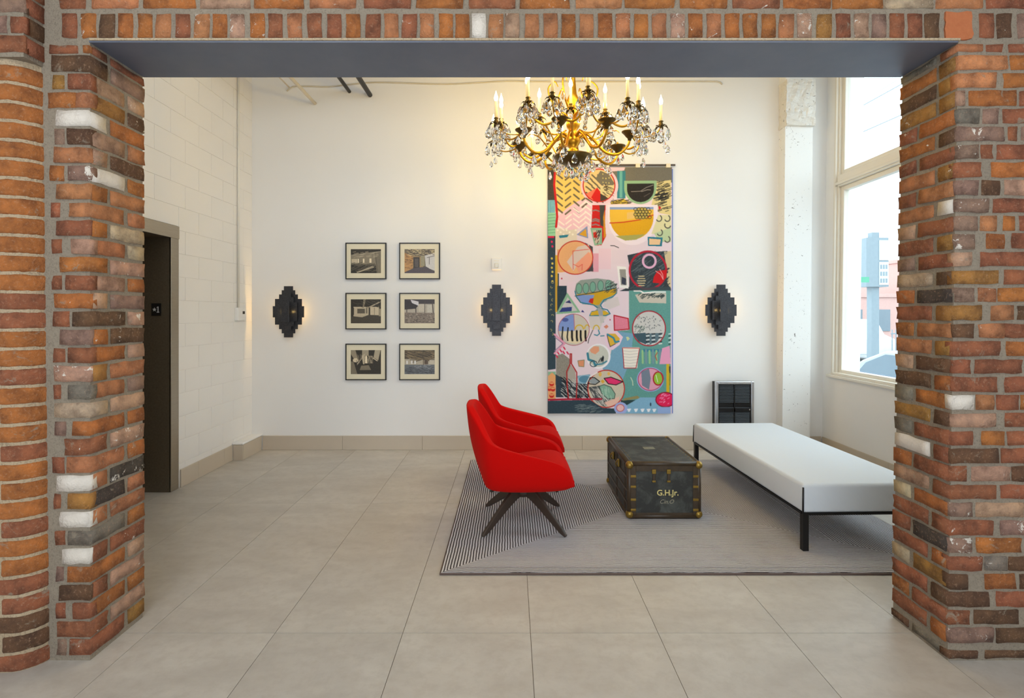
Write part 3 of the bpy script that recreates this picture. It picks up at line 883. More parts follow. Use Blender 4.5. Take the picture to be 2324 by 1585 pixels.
T.rect(165, 840, 420, 1100, (226, 212, 190)); T.rect(160, 100, 560, 640, (238, 200, 110), tex=5)
T.poly([(560, 100), (1000, 100), (980, 150), (800, 160), (560, 200)], PK)
T.poly([(200, 690), (300, 600), (420, 520), (560, 460), (600, 600), (560, 820), (330, 860), (200, 800)], (240, 196, 206))
g_ = (112, 100, 78)
for i, x0 in enumerate((170, 270, 370, 470, 570, 650)):
    for j in range(9):
        y = 120 + j * 82 + (0 if i % 2 == 0 else 10)
        if y > 660 or (i > 2 and y > 560) or (i > 3 and y > 420): continue
        cc_ = g_
        if i % 2 == 0: T.line([(x0 + 14, y - 14), (x0 + 76, y + 38)], 20, cc_)
        else: T.line([(x0 + 14, y + 46), (x0 + 74, y - 2)], 20, cc_)
for i, x0 in enumerate((200, 290, 380, 460, 520)):
    for j in range(6):
        y = 560 + j * 62 - i * 12
        if y < 690 - i * 60 or y > 850 - i * 14: continue
        if i % 2 == 0: T.line([(x0, y), (x0 + 66, y + 50)], 17, (250, 232, 222))
        else: T.line([(x0, y + 50), (x0 + 62, y)], 17, (250, 232, 222))
T.line([(160, 140), (150, 320), (175, 560), (185, 700), (172, 820)], 26, RED)
for k in range(8): T.ell(190 + k * 36, 860 + (k % 3) * 26, 12, 12, (245, 235, 215))
# top right grey field, teal bar, black bowl
T.rect(800, 105, 1556, 290, (118, 112, 98), tex=5); T.poly([(560, 100), (1000, 100), (985, 145), (810, 160), (560, 180)], PK)
T.rect(900, 150, 1000, 480, (60, 130, 140)); T.rect(930, 150, 965, 470, (110, 175, 165)); T.rect(800, 160, 900, 300, (118, 112, 98))
T.poly([(1300, 290), (1545, 260), (1545, 680), (1410, 660), (1310, 560), (1340, 430)], (226, 205, 140))
T.hatch(1340, 280, 1500, 640, 60, 70, -22, 7, (60, 54, 44), 3); T.hatch(1310, 440, 1440, 520, 14, 80, -30, 14, (40, 38, 36), 4)
T.poly([(830, 520), (980, 480), (1060, 545), (820, 550)], (220, 185, 60)); T.hatch(820, 490, 1030, 545, 26, 60, -6, 6, (60, 50, 40), 5)
bowl = lambda x0, x1, y0, d: [(x0, y0)] + [((x0 + x1) / 2 + (x1 - x0) / 2 * math.cos(t), y0 + .30 * d + d * .70 * math.sin(t)) for t in np.linspace(PI, 0, 20)] + [(x1, y0)]
T.poly(bowl(985, 1370, 270, 280), (150, 185, 140)); T.poly(bowl(1020, 1340, 305, 220), (42, 36, 32), tex=8)
T.line([(1070, 400), (1180, 395), (1250, 350), (1330, 322)], 7, (160, 150, 140)); T.line([(1190, 400), (1260, 378), (1300, 380)], 6, (180, 170, 160)); T.line([(1220, 460), (1290, 420)], 5, (120, 110, 100))
# ring with plaid and red
T.ell(690, 330, 225, 225, PK); T.ell(685, 325, 190, 190, (232, 200, 140))
for j in range(5):
    for i in range(3): T.line([(530 + i * 70, 200 + j * 70), (600 + i * 66, 262 + j * 66)], 18, g_)
T.poly([(700, 150), (800, 190), (870, 300), (850, 330), (700, 310), (640, 250)], (120, 112, 94)); T.poly([(700, 330), (870, 320), (830, 440), (700, 420)], (222, 205, 150))
T.poly([(520, 430), (650, 360), (650, 500), (560, 490)], (240, 120, 90)); T.poly([(590, 470), (660, 350), (700, 400), (700, 520), (640, 520)], (215, 30, 22)); T.poly([(700, 420), (800, 480), (760, 515), (700, 515)], (70, 60, 50))
T.line([(740, 350), (790, 330)], 8, (40, 30, 28)); T.line([(760, 310), (785, 375), (750, 380)], 8, (40, 30, 28)); T.hatch(720, 330, 830, 450, 26, 40, 22, 5, (90, 75, 55), 8)
for k in range(7): T.ell(730 + (k * 37) % 110, 190 + (k * 53) % 110, 6, 8, (225, 205, 120))
T.ell(685, 325, 190, 195, None, (196, 44, 32), 13)
# red striped vase
T.poly([(605, 560), (765, 560), (755, 780), (770, 930), (715, 1040), (640, 1045), (590, 850), (600, 700)], (205, 30, 22), tex=6)
T.poly([(690, 560), (755, 560), (740, 820), (700, 800)], (70, 66, 60)); T.poly([(750, 620), (768, 930), (740, 960), (735, 700)], (210, 140, 30))
for yy in (620, 725, 745, 790): T.line([(605, yy + 10), (645, yy), (685, yy + 14)], 15, (150, 130, 125))
T.poly([(580, 835), (720, 835), (720, 1030), (630, 1045)], MINT); T.poly([(605, 860), (700, 860), (690, 1010), (640, 1020)], (200, 180, 160)); T.poly([(615, 890), (655, 880), (665, 950), (620, 950)], (205, 40, 25)); T.hatch(650, 860, 710, 1000, 20, -20, 40, 6, (40, 40, 40), 9)
# big yellow bowl
T.poly(bowl(790, 1385, 560, 480), (243, 226, 232)); T.poly(bowl(815, 1335, 590, 385), (224, 166, 22), tex=4)
T.poly([(815, 585), (1335, 585), (1335, 612), (815, 612)], (140, 160, 200)); T.poly([(815, 612), (1335, 612), (1330, 690), (1180, 735), (820, 770)], (236, 186, 60))
T.poly([(1020, 650), (1110, 640), (1110, 720), (1020, 730)], (232, 190, 110)); T.line([(815, 775), (980, 765), (1180, 735), (1330, 680)], 12, (205, 60, 30))
T.poly([(880, 930), (1240, 910), (1130, 975), (1000, 985)], (170, 165, 90))
T.ell(1190, 660, 88, 75, (190, 165, 80))
for i in range(5):
    for j in range(4): T.ell(1120 + i * 38 + (j % 2) * 16, 610 + j * 32, 20, 18, None, (50, 44, 34), 6)
# triangles, little shapes
T.poly([(415, 915), (545, 810), (555, 960)], (140, 150, 190)); T.poly([(445, 912), (528, 845), (538, 942)], (220, 160, 40)); T.poly([(205, 925), (325, 912), (305, 945), (215, 955)], (50, 130, 150))
T.poly([(1390, 680), (1545, 680), (1545, 910), (1310, 905)], (222, 214, 165)); T.poly([(1340, 900), (1545, 830), (1545, 1000), (1400, 1000)], (190, 205, 160))
for (x, y) in ((1400, 720), (1500, 720), (1410, 890), (1500, 970)): T.ell(x, y, 32, 36, None, (90, 88, 80), 13, a0=-60, a1=150)
T.ell(1505, 800, 36, 36, None, (90, 88, 80), 14, a0=20, a1=200)
T.poly([(1265, 940), (1445, 950), (1435, 1055), (1270, 1050)], (40, 120, 140)); T.poly([(1285, 962), (1422, 972), (1410, 1035), (1285, 1035)], (236, 196, 150))
T.poly([(1395, 570), (1430, 595), (1398, 620)], RED); T.line([(825, 1045), (870, 1048), (920, 1070)], 9, (70, 64, 64))
T.rect(600, 1140, 680, 1360, (226, 150, 168), al=.8); T.rect(680, 1080, 830, 1330, (238, 196, 208), al=.6); T.rect(840, 1100, 1030, 1270, (228, 208, 216), al=.7)
# peach circle
T.poly([(515, 1010), (610, 1060), (615, 1355), (500, 1360)], (70, 68, 72)); T.poly([(185, 1090), (300, 1090), (300, 1360), (190, 1370)], (232, 170, 110))
T.ell(402, 1190, 208, 200, (236, 176, 122), tex=4); T.poly([(300, 1240), (430, 1060), (560, 1030), (590, 1120), (470, 1200), (380, 1350)], (222, 200, 186)); T.poly([(400, 1270), (560, 1120), (600, 1200), (560, 1320), (440, 1370)], (238, 160, 130))
T.line([(375, 1330), (372, 1110), (560, 1090)], 7, (225, 80, 70)); T.line([(380, 1270), (440, 1300), (485, 1270), (480, 1340)], 7, (225, 90, 75)); T.ell(402, 1190, 208, 200, None, (200, 50, 40), 12)
T.rect(160, 1160, 190, 1600, (214, 168, 50)); T.rect(190, 1380, 205, 1540, NAVY)
# dark circle cluster
T.poly([(1025, 1160), (1160, 1130), (1500, 1110), (1545, 1250), (1545, 1590), (930, 1590), (1045, 1540), (1050, 1300)], (52, 62, 70), tex=10)
T.poly([(1460, 1120), (1545, 1110), (1545, 1560), (1500, 1500), (1490, 1300)], (210, 190, 150)); T.hatch(1480, 1300, 1530, 1600, 26, -40, 40, 10, (50, 56, 60), 12)
T.hatch(1060, 1150, 1450, 1560, 110, 60, -40, 5, (96, 108, 112), 13)
T.ell(1270, 1340, 218, 225, None, (176, 30, 52), 24); T.ell(1285, 1232, 75, 78, None, (228, 176, 205), 26)
T.poly([(1340, 1420), (1380, 1350), (1490, 1335), (1490, 1430), (1430, 1500), (1325, 1490)], (200, 18, 26)); T.line([(1360, 1350), (1420, 1390), (1450, 1450)], 9, (235, 150, 150)); T.line([(1410, 1330), (1445, 1390), (1450, 1450)], 9, (235, 150, 150))
for yy in (1412, 1440, 1468, 1496, 1524): T.line([(1145 + abs(yy - 1468) * .3, yy), (1240 - abs(yy - 1468) * .3, yy)], 11, (216, 196, 150))
T.poly([(900, 1290), (1010, 1300), (1040, 1560), (930, 1550)], (240, 236, 232)); T.poly([(930, 1330), (1005, 1330), (1018, 1520), (948, 1520)], (150, 146, 140)); T.poly([(960, 1420), (1010, 1440), (1005, 1520), (955, 1500)], (60, 64, 80))
T.ell(240, 1440, 9, 10, (190, 40, 70))
# ---- lower half
T.T = B
T.rect(0, 60, 100, 1020, NAVY, tex=6); T.poly([(85, 0), (160, 0), (160, 1010), (90, 1020)], (50, 70, 80), tex=8)
for k, yy in enumerate((5, 60, 140, 210, 270, 330, 390, 460, 560, 605)): T.ell(125 - (k % 3) * 10, yy, 12, 12, None, (190, 175, 110), 6, a0=30 * k, a1=30 * k + 200)
T.rect(155, 0, 180, 350, (206, 164, 56)); T.rect(180, 45, 290, 360, (42, 62, 74), tex=6)
T.poly([(165, 360), (480, 260), (560, 420), (780, 860), (520, 1080), (420, 1080), (160, 860)], (232, 214, 222))
T.poly([(300, 0), (390, 0), (380, 120), (480, 230), (440, 300), (300, 120)], (236, 212, 222))
# right teal field
T.poly([(1010, 100), (1490, 100), (1490, 1320), (930, 1400), (920, 1080), (700, 1010), (780, 900), (860, 570), (1010, 560)], (98, 156, 148), tex=8)
T.poly([(860, 570), (1060, 600), (1030, 900), (930, 1150), (700, 1010), (790, 880)], (120, 165, 190), tex=6)
T.poly([(1080, 150), (1170, 130), (1440, 130), (1440, 250), (1130, 240)], (202, 194, 180)); T.hatch(1140, 130, 1420, 175, 34, -30, 22, 9, (60, 74, 74), 21); T.line([(1070, 105), (1140, 105), (1180, 130), (1300, 118), (1430, 118)], 16, (240, 238, 236))
T.rect(1050, 60, 1490, 100, (58, 74, 80), al=.8)
# lidded dish on a foot
T.poly([(380, 110), (400, 20), (450, -20), (640, -40), (800, -20), (865, 30), (875, 130), (800, 200), (690, 250), (680, 300), (790, 370), (740, 395), (550, 395), (640, 310), (600, 270), (470, 260)], (150, 160, 150))
T.poly([(395, 150), (640, 110), (860, 70), (860, 140), (700, 210), (660, 270), (560, 265), (440, 240)], (218, 168, 30)); T.poly([(395, 155), (610, 150), (560, 262), (470, 255)], (130, 155, 210)); T.poly([(560, 195), (600, 190), (590, 255), (540, 235)], (205, 40, 30))
for (x, y) in ((430, 80), (510, 75), (590, 60), (680, 45), (770, 40)): T.ell(x, y, 34, 60, (124, 172, 150), (66, 92, 84), 5)
T.hatch(720, 20, 850, 130, 26, 40, -30, 6, (60, 70, 70), 22); T.line([(385, 165), (640, 118), (860, 70)], 9, (48, 70, 80))
T.line([(385, 110), (400, 175), (450, 240), (600, 268), (655, 310), (640, 340), (580, 345), (555, 390), (740, 392), (790, 370), (760, 325), (700, 310), (680, 270), (720, 210), (820, 175), (865, 130)], 12, (36, 120, 140))
T.poly([(575, 350), (650, 330), (740, 340), (780, 370), (735, 385), (560, 388)], (222, 176, 40)); T.poly([(640, 300), (700, 320), (720, 470), (680, 480)], (170, 170, 172)); T.poly([(540, 395), (760, 395), (700, 480), (670, 560), (560, 540)], (214, 206, 196), al=.8)
T.poly([(760, 200), (880, 170), (905, 270), (780, 320), (700, 280)], (216, 206, 200), al=.8)
# green triangle
T.poly([(165, 375), (295, 125), (450, 355)], MINT); T.poly([(200, 352), (300, 178), (412, 335)], (206, 200, 200)); T.poly([(200, 352), (235, 300), (350, 290), (345, 340)], (50, 64, 130)); T.poly([(270, 240), (320, 210), (345, 250)], (52, 60, 110)); T.poly([(470, 325), (495, 355), (455, 350)], (60, 60, 130))
# striped-root circle
T.ell(372, 555, 190, 190, (238, 222, 228)); T.ell(370, 555, 178, 180, (208, 200, 186)); T.poly([(195, 570), (200, 480), (280, 390), (372, 375), (372, 570)], (130, 155, 212), tex=5); T.ell(272, 440, 38, 22, (80, 96, 160))
T.poly([(215, 580), (540, 560), (500, 670), (400, 720), (300, 700)], (230, 214, 178))
for k, x in enumerate((235, 295, 350, 405, 450, 505)): T.line([(x + (10 if k < 2 else 0), 525 + 8 * k if k < 2 else 570), (x, 640), (x + 6, 680)], 22 if k > 1 else 15, (28, 26, 26))
T.line([(372, 380), (380, 560)], 8, (190, 110, 130)); T.ell(435, 545, 46, 44, None, (218, 180, 40), 13, a0=180, a1=360); T.ell(525, 540, 28, 40, None, (218, 180, 40), 12, a0=180, a1=330); T.ell(630, 550, 34, 46, None, (218, 180, 40), 12, a0=180, a1=360)
T.ell(370, 555, 180, 182, None, (176, 70, 84), 6); T.line([(608, 612), (640, 622), (668, 600), (655, 560)], 12, (50, 130, 150)); T.line([(680, 628), (720, 624)], 11, (50, 130, 150)); T.line([(590, 560), (545, 660), (535, 710)], 8, (60, 60, 64))
T.poly([(715, 520), (750, 495), (772, 520), (745, 545)], (225, 140, 110)); T.ell(790, 440, 8, 8, (190, 60, 90))
# pink pot, speckled circle
T.poly([(835, 388), (1000, 425), (1010, 548), (840, 562)], (226, 130, 150), tex=6); T.line([(835, 388), (1000, 425), (1010, 548), (840, 562), (835, 388)], 13, (186, 28, 44))
T.ell(1240, 540, 185, 200, (206, 204, 200), tex=5); T.poly([(1055, 600), (1200, 590), (1230, 735), (1120, 690)], (62, 88, 100)); T.poly([(1200, 600), (1400, 590), (1330, 700), (1230, 735)], (96, 120, 130))
for x0 in (1210, 1275, 1355):
    for k in range(6): T.line([(x0, 605 + k * 23), (x0 + 32, 600 + k * 23)], 11, (240, 240, 236) if k % 2 else (40, 44, 48))
T.hatch(1090, 380, 1380, 560, 60, 5, 6, 7, (90, 94, 100), 31); T.hatch(1070, 520, 1180, 590, 30, 16, -20, 5, (90, 110, 100), 32); T.ell(1240, 540, 190, 202, None, (168, 34, 50), 13)
# yellow leaf
T.poly([(725, 620), (800, 585), (870, 570), (940, 640), (900, 730), (820, 790), (760, 770), (735, 690)], (238, 206, 222)); T.poly([(750, 600), (850, 600), (905, 660), (880, 710), (790, 750), (765, 690)], (222, 178, 60)); T.line([(760, 610), (830, 650), (850, 700), (890, 690)], 22, (60, 140, 160)); T.line([(755, 620), (775, 700), (790, 752), (850, 720)], 8, (60, 60, 70))
T.poly([(975, 640), (1000, 635), (1020, 660), (990, 685)], (206, 214, 160))
# small circle with hook
T.ell(655, 862, 140, 145, (240, 236, 240)); T.ell(650, 860, 122, 125, (200, 202, 190), tex=5); T.poly([(555, 790), (600, 745), (660, 750), (665, 800), (620, 840), (570, 820)], (228, 160, 124)); T.line([(530, 830), (540, 900), (600, 920), (620, 970)], 26, (60, 130, 150)); T.ell(600, 950, 40, 34, None, (40, 60, 70), 9); T.hatch(650, 890, 710, 940, 14, 10, -30, 8, (30, 34, 40), 41); T.line([(620, 960), (700, 950), (750, 920)], 16, (60, 130, 150))
T.poly([(418, 915), (492, 905), (488, 985), (430, 980)], (224, 150, 110)); T.line([(418, 915), (492, 905), (488, 985), (430, 980), (418, 915)], 7, (120, 130, 90))
# striped cup, green comb
T.poly([(935, 760), (1130, 760), (1105, 1000), (950, 1000)], (240, 232, 218))
for k in range(6): T.line([(945, 800 + k * 34), (1020, 808 + k * 34), (1110, 798 + k * 34)], 5, (190, 184, 176))
T.line([(935, 770), (945, 900), (952, 1000), (1090, 1000), (1110, 900), (1130, 775)], 9, (180, 36, 46)); T.line([(935, 765), (1130, 770)], 12, (214, 130, 120))
T.rect(1170, 780, 1400, 810, (60, 130, 150))
for k in range(7): T.line([(1165 + k * 40, 800 - 8 * (k % 2)), (1168 + k * 40, 940)], 22, (150, 196, 140) if k % 2 == 0 else (120, 150, 160))
T.line([(1335, 820), (1312, 860), (1330, 910)], 9, (190, 60, 60)); T.poly([(1390, 770), (1480, 740), (1490, 950), (1360, 955)], (232, 160, 190)); T.rect(1440, 950, 1475, 1280, (214, 178, 36))
T.poly([(1470, 980), (1490, 980), (1490, 1200), (1475, 1200)], (60, 70, 70)); T.line([(1480, 1060), (1485, 1200)], 10, (150, 180, 60))
for k in range(6): T.line([(1468, 605 + k * 24), (1490, 600 + k * 24)], 9, (40, 40, 40) if k % 2 else (240, 240, 240))
# lower right ball
T.ell(1255, 1130, 155, 142, PERI); T.ell(1255, 1130, 138, 126, (226, 160, 182)); T.poly([(1150, 1040), (1240, 1005), (1260, 1120), (1240, 1250), (1160, 1200)], (118, 130, 146)); T.ell(1345, 1120, 56, 76, (150, 190, 60), (176, 26, 36), 14)
T.line([(1320, 1080), (1340, 1160)], 8, (220, 240, 200)); T.ell(1255, 1130, 140, 128, None, (180, 50, 80), 8); T.line([(1030, 1110), (1050, 1150), (1055, 1200)], 10, (200, 214, 180))
# bottle and scribble
T.poly([(165, 860), (240, 830), (330, 900), (340, 1060), (300, 1200), (165, 1080)], (146, 140, 128), tex=14); T.poly([(160, 1070), (300, 1160), (520, 1180), (680, 1260), (690, 1340), (165, 1340)], (48, 64, 76), tex=8)
T.poly([(300, 1060), (340, 960), (390, 1040), (400, 1180), (300, 1150)], (176, 168, 156)); T.hatch(220, 1120, 640, 1330, 150, 60, 60, 6, (190, 190, 186), 51, lambda x, y: y > 1040 + (x - 160) * .35); T.hatch(200, 1100, 640, 1330, 90, 60, 60, 8, (30, 34, 40), 52, lambda x, y: y > 1040 + (x - 160) * .35)
T.line([(328, 835), (330, 950), (290, 1040), (295, 1200), (310, 1350)], 13, (176, 36, 36)); T.line([(345, 835), (345, 950), (405, 1050), (408, 1180), (400, 1350)], 13, (176, 36, 36)); T.line([(328, 835), (346, 835)], 10, (176, 36, 36))
for (x, y) in ((175, 865), (190, 825), (222, 800), (262, 770), (255, 820), (300, 825)): T.line([(x - 8, y - 12), (x + 8, y + 12)], 15, (215, 40, 80))
T.line([(150, 610), (265, 715), (150, 830)], 22, (232, 160, 185)); T.line([(150, 640), (245, 715), (150, 800)], 9, (150, 120, 150))
T.rect(75, 1040, 160, 1360, MINT, tex=5); T.poly([(75, 1090), (120, 1050), (160, 1090), (160, 1360), (75, 1360)], (236, 170, 110))
for (x, y) in ((115, 1185), (90, 1240), (130, 1245), (115, 1320)): T.ell(x, y, 28, 26, (205, 44, 34)); T.ell(x, y - 10, 24, 10, (240, 170, 110))
# face circle
T.poly([(410, 1090), (560, 1070), (560, 1180), (430, 1180)], (128, 170, 190)); T.ell(500, 1130, 75, 46, (90, 140, 165), (150, 190, 210), 8)
T.ell(745, 1240, 215, 218, (206, 194, 172), tex=6); T.poly([(540, 1220), (690, 1200), (800, 1380), (730, 1450), (620, 1390)], (80, 84, 84)); T.hatch(560, 1210, 760, 1420, 70, 50, 60, 6, (200, 196, 186), 61); T.poly([(720, 1400), (900, 1330), (880, 1410), (780, 1455)], (236, 190, 170))
T.ell(745, 1240, 212, 216, None, (190, 38, 30), 12); T.line([(520, 1180), (560, 1100), (640, 1050)], 16, (240, 232, 228))
T.poly([(530, 1150), (600, 1110), (670, 1155), (600, 1190)], (150, 158, 160)); T.line([(530, 1180), (560, 1110), (610, 1110), (670, 1155), (620, 1190), (530, 1180)], 10, (26, 24, 24))
T.poly([(725, 1120), (800, 1105), (940, 1155), (860, 1195), (770, 1180)], (226, 50, 110), tex=8); T.line([(720, 1118), (800, 1105), (940, 1158), (860, 1195), (770, 1182), (720, 1118)], 10, (26, 24, 24))
T.poly([(680, 1150), (705, 1130), (730, 1155), (705, 1180)], (222, 170, 60)); T.ell(675, 1070, 18, 28, (228, 180, 90)); T.ell(775, 1065, 16, 20, (228, 180, 90))
T.poly([(665, 1210), (720, 1190), (800, 1220), (850, 1300), (840, 1350), (760, 1355), (690, 1290)], (130, 172, 150)); T.line([(665, 1210), (720, 1190), (800, 1220), (850, 1300), (840, 1355), (760, 1355), (690, 1290), (665, 1210)], 7, (50, 64, 60)); T.hatch(690, 1210, 800, 1330, 12, 10, 46, 8, (170, 200, 180), 63)
# bottom band
T.poly([(60, 1380), (560, 1370), (700, 1460), (860, 1470), (860, 1540), (60, 1540)], (46, 66, 78), tex=6); T.hatch(380, 1430, 640, 1520, 50, 60, -14, 5, (110, 124, 126), 71); T.line([(60, 1368), (300, 1362), (690, 1358)], 22, (176, 28, 56))
T.poly([(920, 1370), (1080, 1370), (1060, 1430), (980, 1440), (900, 1430)], (40, 66, 66)); T.poly([(960, 1350), (1110, 1320), (1140, 1350), (930, 1380)], (150, 140, 90)); T.poly([(1070, 1380), (1140, 1340), (1330, 1340), (1480, 1440), (1480, 1540), (900, 1540), (900, 1480)], (130, 178, 206), tex=5)
T.ell(915, 1465, 78, 70, PERI); T.ell(910, 1462, 44, 40, (236, 190, 190), (206, 90, 90), 8)
for x in (1010, 1090, 1165, 1235, 1300): T.poly([(x - 24, 1472), (x + 26, 1470), (x + 10, 1505), (x - 8, 1510)], (242, 242, 246))
T.ell(1258, 1420, 8, 22, (40, 60, 80)); T.ell(1430, 1365, 112, 84, (230, 24, 84), (140, 20, 44), 12); T.hatch(1350, 1300, 1470, 1420, 20, 20, -14, 8, (245, 130, 170), 73); T.rect(1340, 1450, 1490, 1540, (150, 175, 220))
T.T = lambda x, y: (x, y); T.rect(1524.5, 384, 1527, 938, (96, 118, 190)); T.rect(1243, 380, 1244.2, 939, (60, 64, 70))
TY = YB - .035
tw, thh = 284 * TY / F, 559 * TY / F
tc = W((1243 + 1527) / 2, (380 + 939) / 2, TY)
tp = empty('tapestry', tc); tag(tp, 'tall multicoloured tapestry of abstract bowls and circles hanging on the white wall', 'tapestry')
print_mesh('cloth', cv.down(), tw, thh, M_TAP, tp, wave=.006)
obj('cloth_backing', box(-tw / 2, tw / 2, .009, .012, -thh / 2, thh / 2), M_WHITE, tp)
rodz = W(0, 375, TY).z - tc.z
xa, xb = (1235 - 1385) * TY / F, (1532 - 1385) * TY / F
obj('rod', tube([(xa, -.004, rodz), (xb, -.004, rodz)], .0105, 10), pm('dark_wood_rod', rgb(92, 76, 58), .5), tp, smooth=True)
for px in (1276, 1313, 1377, 1447, 1516):
    xx = (px - 1385) * TY / F
    obj('hanging_loop', box(xx - .024, xx + .024, -.017, .009, -thh / 2 + thh - .005, rodz + .013), pm('cream_loop', rgb(238, 222, 190), .8), tp)

# ---- six framed photographs
def sepia(v): return (v * 1.02 + 6, v * .95 + 4, v * .82)


def shade_noise(c, amt, seed):
    r_ = np.random.RandomState(seed); a = r_.randn(c.h // 3 + 2, c.w // 3 + 2) * amt
    big = np.kron(a, np.ones((3, 3)))[:c.h, :c.w]
    c.a += big[..., None]


def ph(kind):
    c = Cv(0, 0, 68, 54, 4, sepia(90))
    S = lambda x, y: (x / 320 * 68, y / 255 * 54); c.T = S
    if kind == 0:
        c.rect(0, 0, 320, 60, sepia(45)); c.poly([(0, 60), (320, 20), (320, 160), (0, 160)], sepia(135)); c.poly([(0, 60), (190, 30), (320, 0), (0, 0)], sepia(50))
        for x in (12, 30, 50, 72, 128, 198): c.rect(x, 105 - x * .03, x + 9 + x * .06, 145, sepia(235))
        c.poly([(0, 160), (320, 175), (320, 255), (0, 255)], sepia(45)); c.hatch(0, 150, 260, 240, 60, 40, -14, 5, sepia(95), 3); c.line([(70, 245), (240, 190)], 12, sepia(170)); c.line([(90, 240), (230, 180)], 5, sepia(200))
        c.poly([(250, 40), (320, 30), (320, 255), (275, 255)], sepia(120)); c.line([(258, 40), (285, 250)], 5, sepia(80)); c.hatch(20, 30, 250, 90, 26, 50, -10, 3, sepia(190), 5)
    elif kind == 1:
        c.rect(0, 0, 320, 70, (120, 108, 92)); c.poly([(0, 40), (90, 70), (90, 230), (0, 255)], (196, 150, 96)); c.poly([(90, 70), (200, 80), (200, 190), (90, 210)], (165, 140, 100))
        c.hatch(0, 50, 90, 220, 60, 22, 3, 3, (110, 80, 60), 7); c.rect(95, 85, 160, 215, (66, 60, 58)); c.rect(108, 100, 148, 190, (96, 88, 84)); c.rect(172, 70, 215, 180, (160, 152, 124)); c.poly([(215, 70), (320, 40), (320, 230), (225, 190)], (214, 210, 206))
        c.line([(262, 85), (262, 160)], 6, (110, 106, 100)); c.line([(240, 90), (320, 70)], 6, (110, 106, 100)); c.poly([(0, 245), (100, 200), (230, 185), (320, 240), (320, 255), (0, 255)], (90, 82, 88)); c.hatch(20, 0, 300, 60, 50, 40, 14, 4, (220, 200, 150), 8); c.hatch(20, 0, 300, 60, 40, 30, -10, 4, (60, 52, 46), 9)
    elif kind == 2:
        c.rect(0, 0, 320, 100, sepia(42)); c.rect(30, 80, 300, 175, sepia(190)); c.rect(190, 70, 205, 170, sepia(46)); c.rect(70, 100, 150, 150, sepia(90)); c.rect(160, 90, 176, 150, sepia(120))
        c.poly([(135, 0), (160, 0), (140, 90), (125, 90)], sepia(150)); c.poly([(190, 80), (320, 15), (320, 30), (200, 90)], sepia(165)); c.rect(0, 90, 34, 190, sepia(50)); c.poly([(0, 185), (190, 165), (320, 170), (320, 255), (0, 255)], sepia(66)); c.poly([(30, 165), (190, 165), (120, 190), (30, 180)], sepia(185)); c.rect(208, 80, 290, 165, sepia(200)); c.line([(250, 90), (250, 165)], 5, sepia(120)); c.rect(295, 100, 320, 180, sepia(150)); c.hatch(0, 0, 320, 80, 30, 60, 20, 4, sepia(75), 10)
    elif kind == 3:
        c.rect(0, 0, 320, 60, (72, 66, 68)); c.rect(0, 50, 320, 150, (186, 176, 160)); c.poly([(0, 0), (150, 60), (120, 100), (0, 110)], (58, 52, 54)); c.poly([(65, 5), (150, 25), (150, 70), (80, 40)], (220, 216, 220))
        c.line([(25, 60), (25, 160)], 7, (60, 54, 52)); c.line([(120, 60), (122, 180)], 9, (60, 54, 52)); c.line([(215, 40), (215, 150)], 7, (90, 84, 80)); c.line([(295, 40), (305, 150)], 9, (80, 72, 66)); c.rect(150, 50, 210, 130, (206, 196, 178)); c.rect(240, 60, 290, 140, (206, 200, 186)); c.poly([(0, 140), (320, 145), (320, 255), (0, 255)], (140, 126, 112)); c.hatch(0, 150, 320, 250, 120, 14, 3, 4, (90, 80, 74), 12); c.hatch(0, 150, 320, 250, 60, 14, 3, 3, (190, 176, 160), 13)
    elif kind == 4:
        c.rect(0, 0, 320, 255, sepia(48)); c.poly([(0, 0), (50, 0), (80, 110), (50, 120), (0, 40)], sepia(150)); c.rect(120, 0, 190, 60, sepia(165)); c.poly([(115, 60), (130, 150), (145, 150), (150, 40)], sepia(190)); c.poly([(150, 140), (152, 70), (162, 55), (174, 70), (176, 140)], sepia(240)); c.rect(180, 60, 235, 140, sepia(150)); c.hatch(180, 60, 235, 130, 16, 4, 34, 4, sepia(70), 15); c.poly([(255, 0), (315, 0), (290, 110), (240, 80)], sepia(175)); c.line([(70, 150), (120, 80)], 10, sepia(190)); c.line([(235, 85), (280, 115)], 8, sepia(215)); c.ell(52, 108, 30, 22, sepia(215)); c.poly([(0, 120), (30, 120), (70, 255), (0, 255)], sepia(120)); c.poly([(110, 165), (190, 160), (215, 210), (95, 212)], sepia(125)); c.hatch(60, 20, 110, 110, 12, 6, 50, 5, sepia(110), 16)
    else:
        c.rect(0, 0, 320, 110, (84, 74, 58)); c.rect(0, 95, 320, 160, (188, 176, 154))
        for k in range(9): c.line([(0 + k * 10, 20 + k * 14), (190, 100), (320, 30 + k * 12)], 6, (150, 130, 96) if k % 2 else (60, 52, 44))
        for x in (20, 70, 105): c.rect(x, 112, x + 16, 148, (236, 232, 226))
        c.rect(196, 90, 204, 170, (90, 74, 58)); c.rect(210, 110, 250, 150, (96, 80, 66)); c.rect(264, 105, 316, 150, (206, 196, 176)); c.poly([(0, 155), (320, 155), (320, 255), (0, 255)], (108, 112, 116)); c.hatch(0, 170, 320, 250, 110, 24, 3, 4, (70, 72, 78), 18); c.hatch(100, 158, 320, 200, 40, 20, 2, 4, (150, 152, 154), 19)
        c.hatch(0, 0, 320, 90, 60, 60, 16, 4, (140, 120, 90), 20)
    shade_noise(c, 5, kind + 40)
    return c.down()


